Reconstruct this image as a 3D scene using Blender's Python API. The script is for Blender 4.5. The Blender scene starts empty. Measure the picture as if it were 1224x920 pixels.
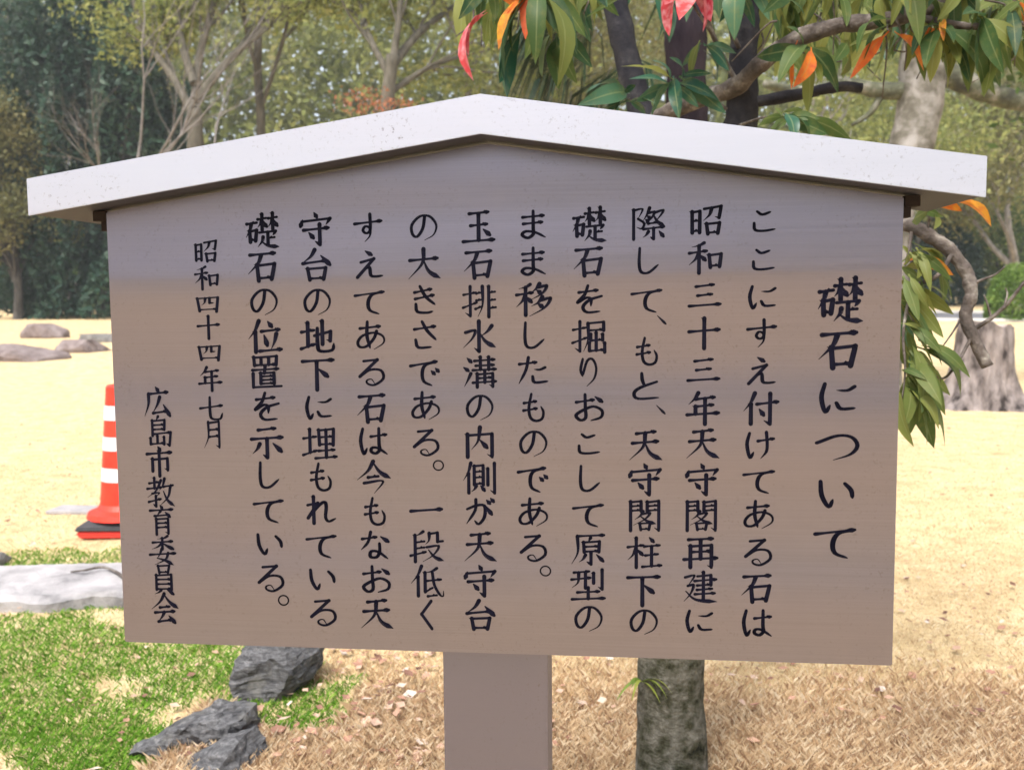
import bpy, bmesh, math, random
import numpy as np
from mathutils import Vector, Matrix, noise as mnoise

# ------------------------------------------------------------------ camera, sky, sun, exposure
S = bpy.context.scene
C = S.collection
PITCH, ROLL, FPX, CX, CY, H = 0.08659, -0.00879, 1184.2, 612.0, 460.0, 1.35
GROUND = 0.10                                  # lawn level; the lens is 1.25 m above it
cam = bpy.data.cameras.new('camera')
cam_o = bpy.data.objects.new('camera', cam); C.objects.link(cam_o)
cam.sensor_width = 36.0; cam.lens = 36.0 * FPX / 1224.0
cam.clip_start = 0.05; cam.clip_end = 1500
cp, sp, cr, sr = math.cos(PITCH), math.sin(PITCH), math.cos(ROLL), math.sin(ROLL)
F_ = Vector((0, cp, -sp)); R0 = Vector((1, 0, 0)); U0 = Vector((0, sp, cp))
R_ = R0 * cr + U0 * sr; U_ = -R0 * sr + U0 * cr
M = Matrix((R_, U_, -F_)).transposed().to_4x4(); M.translation = Vector((0, 0, H))
cam_o.matrix_world = M
cam.dof.use_dof = True; cam.dof.focus_distance = 1.38; cam.dof.aperture_fstop = 8.5
S.camera = cam_o

SUN_EL, SUN_AZ = math.radians(58), math.radians(205)      # azimuth clockwise from +Y: high, behind the lens to the left
w = bpy.data.worlds.new('World'); S.world = w; w.use_nodes = True
nt = w.node_tree; nt.nodes.clear()
sky = nt.nodes.new('ShaderNodeTexSky'); sky.sky_type = 'NISHITA'; sky.sun_disc = False
sky.sun_elevation = SUN_EL; sky.sun_rotation = SUN_AZ
sky.air_density = 1.0; sky.dust_density = 4.0; sky.ozone_density = 1.0
hsv = nt.nodes.new('ShaderNodeHueSaturation'); hsv.inputs['Saturation'].default_value = 0.45
bg = nt.nodes.new('ShaderNodeBackground'); bg.inputs['Strength'].default_value = 0.13
wo = nt.nodes.new('ShaderNodeOutputWorld')
nt.links.new(sky.outputs[0], hsv.inputs['Color']); nt.links.new(hsv.outputs[0], bg.inputs[0]); nt.links.new(bg.outputs[0], wo.inputs[0])
sun = bpy.data.lights.new('sun', 'SUN'); sun.energy = 1.5; sun.angle = math.radians(14); sun.color = (1.0, 0.95, 0.87)
sun_o = bpy.data.objects.new('sun', sun); C.objects.link(sun_o)
sd = Vector((math.sin(SUN_AZ) * math.cos(SUN_EL), math.cos(SUN_AZ) * math.cos(SUN_EL), math.sin(SUN_EL)))
sun_o.rotation_euler = sd.to_track_quat('Z', 'Y').to_euler(); sun_o.location = sd * 60
S.view_settings.view_transform = 'Standard'; S.view_settings.look = 'None'
S.view_settings.exposure = 1.5; S.view_settings.gamma = 1.0; S.view_settings.use_curve_mapping = False
S.cycles.max_bounces = 8; S.cycles.transparent_max_bounces = 8

# ------------------------------------------------------------------ helpers
def terrain(x, y):
    t = max(0.0, min(y, 70.0) - 10.0)
    z = GROUND + 0.02 * t
    if y < 14:
        k = max(0.0, min(1.0, (14 - y) / 6))
        z += k * 0.022 * (mnoise.noise(Vector((x * .9, y * .9, 3.1))) + .4 * mnoise.noise(Vector((x * 2.6, y * 2.6, 7.7))))
    return z
def ray(px, py):
    return (F_ + R_ * ((px - CX) / FPX) - U_ * ((py - CY) / FPX))
def at(px, py, Y):
    d = ray(px, py); k = Y / d.y
    return Vector((0, 0, H)) + d * k
def on_ground(px, py):
    d = ray(px, py); lo, hi = 0.5, 200.0
    for _ in range(50):
        m = (lo + hi) / 2; p = d * (m / d.y)
        if p.z + H > terrain(p.x, p.y): lo = m
        else: hi = m
    p = d * (lo / d.y)
    return Vector((p.x, p.y, terrain(p.x, p.y)))
def tag(o, label=None, cat=None, group=None, kind=None):
    if label: o['label'] = label
    if cat: o['category'] = cat
    if group: o['group'] = group
    if kind: o['kind'] = kind
    return o
def empty(name, loc=(0, 0, 0), label=None, cat=None, group=None):
    o = bpy.data.objects.new(name, None); C.objects.link(o); o.location = loc
    return tag(o, label, cat, group)
def link(name, me, mat, parent=None, smooth=False):
    """geometry is in world metres; a parent Empty may stand anywhere"""
    if mat and not me.materials: me.materials.append(mat)
    if smooth: me.polygons.foreach_set('use_smooth', [True] * len(me.polygons))
    o = bpy.data.objects.new(name, me); C.objects.link(o)
    if parent:
        o.parent = parent
        off = Vector(parent.location); q = parent.parent
        while q: off += Vector(q.location); q = q.parent
        o.location = -off if parent.type == 'EMPTY' else Vector((0, 0, 0))
    return o
def from_bm(name, bm, mat, parent=None, smooth=False):
    me = bpy.data.meshes.new(name); bm.to_mesh(me); bm.free()
    return link(name, me, mat, parent, smooth)
def from_np(name, V, Fc, mat, parent=None, smooth=False, tint=None):
    V = np.asarray(V, np.float32).reshape(-1, 3); Fc = np.asarray(Fc, np.int32); k = Fc.shape[1]
    me = bpy.data.meshes.new(name)
    me.vertices.add(len(V)); me.vertices.foreach_set('co', V.ravel())
    me.loops.add(Fc.size); me.loops.foreach_set('vertex_index', Fc.ravel())
    me.polygons.add(len(Fc)); me.polygons.foreach_set('loop_start', np.arange(0, Fc.size, k, dtype=np.int32))
    if tint is not None:
        a = me.attributes.new('tint', 'FLOAT', 'POINT'); a.data.foreach_set('value', np.asarray(tint, np.float32))
    me.update(calc_edges=True); me.validate()
    return link(name, me, mat, parent, smooth)
def add_box(bm, x0, x1, y0, y1, z0, z1, T=None, bevel=0.0):
    vs = [bm.verts.new((x, y, z)) for x in (x0, x1) for y in (y0, y1) for z in (z0, z1)]
    fs = [bm.faces.new([vs[i] for i in f]) for f in ((0, 1, 3, 2), (4, 6, 7, 5), (0, 4, 5, 1), (2, 3, 7, 6), (0, 2, 6, 4), (1, 5, 7, 3))]
    if bevel:
        es = list({e for f in fs for e in f.edges})
        r = bmesh.ops.bevel(bm, geom=es, offset=bevel, segments=2, affect='EDGES', profile=0.6)
        vs = list({v for f in r['faces'] for v in f.verts} | {v for v in vs if v.is_valid})
    if T: bmesh.ops.transform(bm, matrix=T, verts=[v for v in vs if v.is_valid])
    bmesh.ops.recalc_face_normals(bm, faces=bm.faces)
class Tubes:
    """tapered tubes collected into one vertex/face list"""
    def __init__(s): s.V = []; s.F = []
    def add(s, pts, rad, n=7, rough=0.0, rng=None, cap=True):
        pts = [Vector(p) for p in pts]; base = len(s.V); prev = None
        for i, p in enumerate(pts):
            t = (pts[min(i + 1, len(pts) - 1)] - pts[max(i - 1, 0)]).normalized()
            if prev is None:
                a = t.cross(Vector((0.31, 0.87, 0.2)));
                if a.length < .1: a = t.cross(Vector((1, 0, 0)))
            else:
                a = prev - t * prev.dot(t)
            a.normalize(); prev = a; b = t.cross(a)
            for k in range(n):
                th = 2 * math.pi * k / n
                r = rad[i] * (1 + (rough * (rng.random() - .5) * 2 if rng else 0))
                s.V.append(p + a * (r * math.cos(th)) + b * (r * math.sin(th)))
        for i in range(len(pts) - 1):
            for k in range(n):
                s.F.append((base + i * n + k, base + i * n + (k + 1) % n, base + (i + 1) * n + (k + 1) % n, base + (i + 1) * n + k))
        if cap:
            for i, ring in ((0, base), (len(pts) - 1, base + (len(pts) - 1) * n)):
                c = len(s.V); s.V.append(pts[i].copy())
                for k in range(n): s.F.append((ring + k, ring + (k + 1) % n, c, c))
    def build(s, name, mat, parent=None):
        me = bpy.data.meshes.new(name)
        me.from_pydata([tuple(v) for v in s.V], [], [f if f[2] != f[3] else f[:3] for f in s.F]); me.update()
        return link(name, me, mat, parent, True)
def spline(pts, n=6):
    """Catmull-Rom through points of any dimension"""
    P = [np.array(p, float) for p in pts]
    if len(P) < 3: return [P[0] + (P[-1] - P[0]) * t for t in np.linspace(0, 1, n + 1)]
    P = [2 * P[0] - P[1]] + P + [2 * P[-1] - P[-2]]; out = []
    for i in range(1, len(P) - 2):
        a, b, c, d = P[i - 1:i + 3]
        for t in np.linspace(0, 1, n, endpoint=False):
            out.append(.5 * ((2 * b) + (c - a) * t + (2 * a - 5 * b + 4 * c - d) * t * t + (3 * b - a - 3 * c + d) * t ** 3))
    out.append(P[-2]); return out

# ------------------------------------------------------------------ materials
def new_mat(name):
    m = bpy.data.materials.new(name); m.use_nodes = True
    n = m.node_tree.nodes; b = n['Principled BSDF']
    return m, m.node_tree, n, b
def N(nt, t, **kw):
    x = nt.nodes.new(t)
    for k, v in kw.items():
        if k in x.inputs: x.inputs[k].default_value = v
        else: setattr(x, k, v)
    return x
def ramp(nt, fac, stops, interp='LINEAR'):
    r = nt.nodes.new('ShaderNodeValToRGB'); r.color_ramp.interpolation = interp
    e = r.color_ramp.elements
    while len(e) < len(stops): e.new(0.5)
    for el, (p, c) in zip(e, stops):
        el.position = p; el.color = (*c, 1) if len(c) == 3 else c
    nt.links.new(fac, r.inputs[0]); return r.outputs[0]
def coords(nt, scale=(1, 1, 1), kind='Object'):
    tc = nt.nodes.new('ShaderNodeTexCoord'); mp = nt.nodes.new('ShaderNodeMapping')
    mp.inputs['Scale'].default_value = scale
    nt.links.new(tc.outputs[kind], mp.inputs[0]); return mp.outputs[0]
def noise(nt, vec, scale, detail=4, rough=.55):
    n = N(nt, 'ShaderNodeTexNoise', Scale=scale, Detail=detail, Roughness=rough)
    nt.links.new(vec, n.inputs['Vector']); return n.outputs['Fac']
def bump(nt, b, h, strength=.4, dist=.01):
    x = N(nt, 'ShaderNodeBump', Strength=strength, Distance=dist)
    nt.links.new(h, x.inputs['Height']); nt.links.new(x.outputs[0], b.inputs['Normal'])
def mix(nt, fac, a, b, mode='MIX'):
    x = nt.nodes.new('ShaderNodeMix'); x.data_type = 'RGBA'; x.blend_type = mode
    for s, v in ((x.inputs[0], fac), (x.inputs[6], a), (x.inputs[7], b)):
        if hasattr(v, 'is_linked'): nt.links.new(v, s)
        elif isinstance(v, (int, float)): s.default_value = v
        else: s.default_value = (*v, 1)
    return x.outputs[2]
def noisy(name, stops, scale=6, detail=6, rough=.8, bump_s=.4, bump_d=.01, fine=None, stretch=(1, 1, 1)):
    m, nt, n, b = new_mat(name); v = coords(nt, stretch)
    f = noise(nt, v, scale, detail, .62)
    c = ramp(nt, f, stops); nt.links.new(c, b.inputs['Base Color']); b.inputs['Roughness'].default_value = rough; b.inputs['Specular IOR Level'].default_value = .12
    h = noise(nt, v, fine or scale * 4, 5, .6); bump(nt, b, h, bump_s, bump_d)
    return m
def leaf_mat(name, stops, trans=.35, rough=.5, spots=None, rib=False):
    """stops over the per-leaf tint attribute: real leaf-to-leaf colour differences"""
    m, nt, n, b = new_mat(name)
    a = nt.nodes.new('ShaderNodeAttribute'); a.attribute_name = 'tint'
    c = ramp(nt, a.outputs['Fac'], stops)
    if rib:
        a2 = nt.nodes.new('ShaderNodeAttribute'); a2.attribute_name = 'rib'
        pv = noise(nt, coords(nt), 45, 4, .6)
        c = mix(nt, ramp(nt, pv, ((.5, (0, 0, 0)), (.8, (.45, .45, .45)))), c, (.20, .18, .05))
        c = mix(nt, ramp(nt, a2.outputs['Fac'], ((.88, (0, 0, 0)), (.99, (.45, .45, .45)))), c, (.26, .29, .13))
    if spots:
        f = noise(nt, coords(nt), spots[0], 3, .5)
        c = mix(nt, ramp(nt, f, ((.42, (0, 0, 0)), (.72, (.85, .85, .85)))), c, spots[1])
    nt.links.new(c, b.inputs['Base Color']); b.inputs['Roughness'].default_value = rough
    b.inputs['Specular IOR Level'].default_value = .22
    tr = nt.nodes.new('ShaderNodeBsdfTranslucent'); nt.links.new(c, tr.inputs[0])
    mx = nt.nodes.new('ShaderNodeMixShader'); mx.inputs[0].default_value = trans
    nt.links.new(b.outputs[0], mx.inputs[1]); nt.links.new(tr.outputs[0], mx.inputs[2])
    nt.links.new(mx.outputs[0], n['Material Output'].inputs[0])
    return m
def steel(name, base, rough, aniso, dirt=0.0, streak=1.0, metallic=1.0, wave=0.0):
    m, nt, n, b = new_mat(name)
    v = coords(nt, (1.2, 1.2, 160)); f = noise(nt, v, 3.0, 5, .6)
    v2 = coords(nt, (.6, .6, 3.2)); g = noise(nt, v2, 2.2, 3, .5)
    c = ramp(nt, f, ((.3, tuple(x * (1 - .08 * streak) for x in base)), (.7, tuple(min(1, x * (1 + .06 * streak)) for x in base))))
    c = mix(nt, ramp(nt, g, ((.35, (0, 0, 0)), (.65, (.22, .22, .22)))), c, tuple(x * y for x, y in zip(base, (1.05, .93, .88))))  # broad warm bands tinted into the metal, imitating blurred reflections
    if dirt:
        sp_ = noise(nt, coords(nt), 190, 3, .7); big = noise(nt, coords(nt), 9, 3, .6)
        k = ramp(nt, sp_, ((.59, (0, 0, 0)), (.68, (1, 1, 1)))); k2 = ramp(nt, big, ((.40, (0, 0, 0)), (.70, (1, 1, 1))))
        kk = mix(nt, 1.0, k, k2, 'MULTIPLY')
        kf = mix(nt, 1.0, kk, (dirt, dirt, dirt), 'MULTIPLY')
        c = mix(nt, kf, c, (.10, .085, .07))
    nt.links.new(c, b.inputs['Base Color'])
    b.inputs['Metallic'].default_value = metallic; b.inputs['Anisotropic'].default_value = aniso
    r = ramp(nt, f, ((.2, (rough - .05,) * 3), (.8, (rough + .07,) * 3))); nt.links.new(r, b.inputs['Roughness'])
    bump(nt, b, f, .05, .0006)
    if wave:      # the thin sheet is not quite flat: wide shallow horizontal ripples
        wv = noise(nt, coords(nt, (.28, .28, 4.2)), 1.0, 1.5, .4)
        sx = nt.nodes.new('ShaderNodeSeparateXYZ'); nt.links.new(coords(nt), sx.inputs[0])
        mr = N(nt, 'ShaderNodeMapRange'); mr.inputs['From Min'].default_value = -.50; mr.inputs['From Max'].default_value = .12
        mr.inputs['From Min'].default_value, mr.inputs['From Max'].default_value = .85, 1.57
        nt.links.new(sx.outputs['Z'], mr.inputs['Value'])
        g_ = lambda q: (q, q, q)       # shallow ripples: three belts of the sheet lean a few degrees towards the lawn
        pf = ramp(nt, mr.outputs[0], ((0, g_(.14)), (.11, g_(.32)), (.22, g_(.20)), (.34, g_(.10)), (.47, g_(.46)), (.60, g_(.28)), (.74, g_(.50)), (1, g_(.60))), 'B_SPLINE')
        hh = mix(nt, .38, pf, wv)
        x = N(nt, 'ShaderNodeBump', Strength=wave, Distance=.048); nt.links.new(hh, x.inputs['Height'])
        y = [q for q in nt.nodes if q.type == 'BUMP' and q != x][0]; nt.links.new(x.outputs[0], y.inputs['Normal'])
    return m
def plain(name, col, rough=.6, metallic=0.0, var=.12, scale=30, spec=.4):
    m, nt, n, b = new_mat(name)
    f = noise(nt, coords(nt), scale, 4, .6)
    c = ramp(nt, f, ((.3, tuple(x * (1 - var) for x in col)), (.7, tuple(min(1, x * (1 + var)) for x in col))))
    nt.links.new(c, b.inputs['Base Color']); b.inputs['Roughness'].default_value = rough; b.inputs['Metallic'].default_value = metallic
    b.inputs['Specular IOR Level'].default_value = spec
    return m

M_panel = steel('brushed_steel', (.240, .229, .306), .33, .5, dirt=.35, streak=.75, wave=1.0)
M_post = steel('post_steel', (.196, .193, .275), .42, .4, dirt=.35, streak=.4)
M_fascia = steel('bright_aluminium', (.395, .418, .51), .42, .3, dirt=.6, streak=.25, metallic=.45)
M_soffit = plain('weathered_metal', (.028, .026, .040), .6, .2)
M_ink = plain('navy_ink', (.003, .003, .010), .6, var=.2, spec=.08)
M_rust = plain('dark_rust', (.026, .019, .019), .8, spec=.1)

def ground_mat():
    m, nt, n, b = new_mat('dry_lawn'); v = coords(nt)
    f1 = noise(nt, v, .55, 5, .6); f2 = noise(nt, v, 7, 6, .65); f3 = noise(nt, v, 60, 5, .7)
    dry = ramp(nt, f2, ((.30, (.34, .25, .13)), (.48, (.57, .45, .25)), (.72, (.70, .59, .38))))
    dry = mix(nt, ramp(nt, f1, ((.35, (0, 0, 0)), (.7, (.5, .5, .5)))), dry, (.57, .41, .23))
    dry = mix(nt, ramp(nt, f3, ((.36, (.85, .85, .85)), (.52, (0, 0, 0)))), dry, (.40, .27, .15))
    def disc(px, py, rx, ry, soft, strength=1.0):
        mp = nt.nodes.new('ShaderNodeMapping'); mp.vector_type = 'TEXTURE'
        mp.inputs['Location'].default_value = (px, py, 0); mp.inputs['Scale'].default_value = (rx, ry, 1e3)
        tc = nt.nodes.new('ShaderNodeTexCoord'); nt.links.new(tc.outputs['Object'], mp.inputs[0])
        le = nt.nodes.new('ShaderNodeVectorMath'); le.operation = 'LENGTH'; nt.links.new(mp.outputs[0], le.inputs[0])
        ad = nt.nodes.new('ShaderNodeMath'); ad.operation = 'MULTIPLY_ADD'
        nz = noise(nt, v, 3.2, 5, .65); nt.links.new(nz, ad.inputs[0]); ad.inputs[1].default_value = 1.3; nt.links.new(le.outputs['Value'], ad.inputs[2])
        return ramp(nt, ad.outputs[0], ((max(0, .5), (strength,) * 3), (.5 + soft, (0, 0, 0))))
    mp_green = disc(-1.85, 3.2, 1.7, 1.25, .28)
    green = ramp(nt, f3, ((.3, (.03, .07, .008)), (.6, (.09, .18, .02)), (.85, (.2, .17, .08))))
    c = mix(nt, mp_green, dry, green)
    brown = ramp(nt, f3, ((.3, (.22, .135, .08)), (.55, (.46, .30, .185)), (.8, (.62, .46, .31))))
    c = mix(nt, disc(.9, 2.2, 2.6, 1.2, .5, .75), c, brown)
    far = ramp(nt, noise(nt, v, 1.5, 4, .6), ((.3, (.16, .20, .05)), (.7, (.30, .30, .10))))
    c = mix(nt, disc(30, 56, 34, 22, .3), c, far)
    nt.links.new(c, b.inputs['Base Color']); b.inputs['Roughness'].default_value = .95; b.inputs['Specular IOR Level'].default_value = .1
    h = mix(nt, .5, f2, f3); bump(nt, b, h, .7, .03)
    return m
M_ground = ground_mat()

# ------------------------------------------------------------------ ground
def ground():
    ys = np.concatenate([np.linspace(-60, 0, 13)[:-1], np.linspace(0, 14, 113)[:-1], np.geomspace(14, 900, 46)])
    xn = np.linspace(0, 8, 65); xs = np.concatenate([xn, np.geomspace(8.2, 700, 30)]); xs = np.concatenate([-xs[::-1], xs[1:]])
    V = [(x, y, terrain(x, y)) for y in ys for x in xs]; nx = len(xs)
    Fc = [(j * nx + i, j * nx + i + 1, (j + 1) * nx + i + 1, (j + 1) * nx + i) for j in range(len(ys) - 1) for i in range(nx - 1)]
    tag(from_np('ground', V, Fc, M_ground, smooth=True), kind='structure')
ground()
def path():
    m = noisy('pale_asphalt', ((.3, (.10, .102, .115)), (.7, (.145, .147, .16))), 3, 6, .9, .2, .004, 40)
    V = []; Fc = []; mid = spline([(70, 26), (40, 29), (24, 31.5), (14, 35), (9, 41), (8, 52), (10, 66)], 10)
    for i, p in enumerate(mid):
        t = (mid[min(i + 1, len(mid) - 1)] - mid[max(i - 1, 0)]); t /= np.linalg.norm(t); nrm = np.array((-t[1], t[0]))
        for s in (-1, 1):
            q = p + nrm * s * 3.6; V.append((q[0], q[1], terrain(q[0], q[1]) + .006))
    for i in range(len(mid) - 1): Fc.append((2 * i, 2 * i + 1, 2 * i + 3, 2 * i + 2))
    o = tag(from_np('path', V, Fc, m), kind='structure')
    k = Tubes()
    km = noisy('kerb_stone', ((.3, (.33, .31, .29)), (.7, (.47, .45, .42))), 5)
    for s in (0, 1):
        pts = [Vector(V[2 * i + s]) + Vector((0, 0, .02)) for i in range(len(mid))]
        k.add(pts, [.09] * len(pts), 4)
    tag(k.build('kerb', km), kind='structure')
path()

# ------------------------------------------------------------------ the notice board
YAW, PX, PY = 0.11086, -0.03146, 1.35
ex = Vector((math.cos(YAW), -math.sin(YAW), 0)); nn = Vector((-math.sin(YAW), -math.cos(YAW), 0))   # along the board, and towards the reader
T = Matrix((ex, -nn, Vector((0, 0, 1)))).transposed().to_4x4(); T.translation = Vector((PX, PY, 0))   # local x right, y back, z up
Ti = T.inverted()
W, ZB, WR, OF = .54134, .85576, .62231, .05456
ZEB, ZET, ZAB, ZAT = 1.46839, 1.5173, 1.56148, 1.61092
DEPTH = .17
board = empty('notice_board', (PX, PY, GROUND), 'brushed steel notice board with gabled roof and black vertical Japanese lettering', 'notice board')
bm = bmesh.new(); add_box(bm, -.076, .076, .0325, .115, GROUND - .3, ZB + .35, T, .003)
from_bm('post', bm, M_post, board)
def prism(bm, prof, y0, y1):
    a = [bm.verts.new(T @ Vector((x, y0, z))) for x, z in prof]; b = [bm.verts.new(T @ Vector((x, y1, z))) for x, z in prof]
    bm.faces.new(a); bm.faces.new(b[::-1])
    for i in range(len(prof)): bm.faces.new((a[i], b[i], b[(i + 1) % len(prof)], a[(i + 1) % len(prof)]))
    bmesh.ops.recalc_face_normals(bm, faces=bm.faces)
slope = (ZAB - ZEB) / WR
bm = bmesh.new()
ztop = lambda x: ZAB - abs(x) * slope - .004
prism(bm, [(-W, ZB), (W, ZB), (W, ztop(W)), (0, ztop(0)), (-W, ztop(W))], 0, .032)
bmesh.ops.bevel(bm, geom=bm.edges[:], offset=.0016, segments=2, affect='EDGES')
panel = from_bm('panel', bm, M_panel, board)
# roof: a hollow gable tray; fascia plate in front, soffit under it
bm = bmesh.new()
prism(bm, [(-WR, ZEB + .003), (-WR, ZET), (0, ZAT), (WR, ZET), (WR, ZEB + .003), (0, ZAB + .003)], -OF + .003, DEPTH)
roof = from_bm('roof', bm, M_fascia, board)
bm = bmesh.new()
prism(bm, [(-WR - .001, ZEB), (-WR - .001, ZET + .001), (0, ZAT + .001), (WR + .001, ZET + .001), (WR + .001, ZEB), (0, ZAB)], -OF, -OF + .0025)
bmesh.ops.bevel(bm, geom=bm.edges[:], offset=.0007, segments=2, affect='EDGES')
from_bm('fascia', bm, M_fascia, roof)
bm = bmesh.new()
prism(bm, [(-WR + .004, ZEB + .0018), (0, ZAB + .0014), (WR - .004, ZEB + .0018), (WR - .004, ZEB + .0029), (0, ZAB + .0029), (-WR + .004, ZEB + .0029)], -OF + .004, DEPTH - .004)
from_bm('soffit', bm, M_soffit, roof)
for s in (-1, 1):
    bm = bmesh.new(); x = s * (W + .012); z = ZEB + (WR - W) * slope
    add_box(bm, x - .010, x + .010, .004, .028, z - .016, z - .002, T, .0012)
    add_box(bm, x - s * .006 - .005, x - s * .006 + .005, .006, .026, z - .030, z - .0162, T, .0012)
    from_bm('bracket', bm, M_rust, board)

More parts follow.
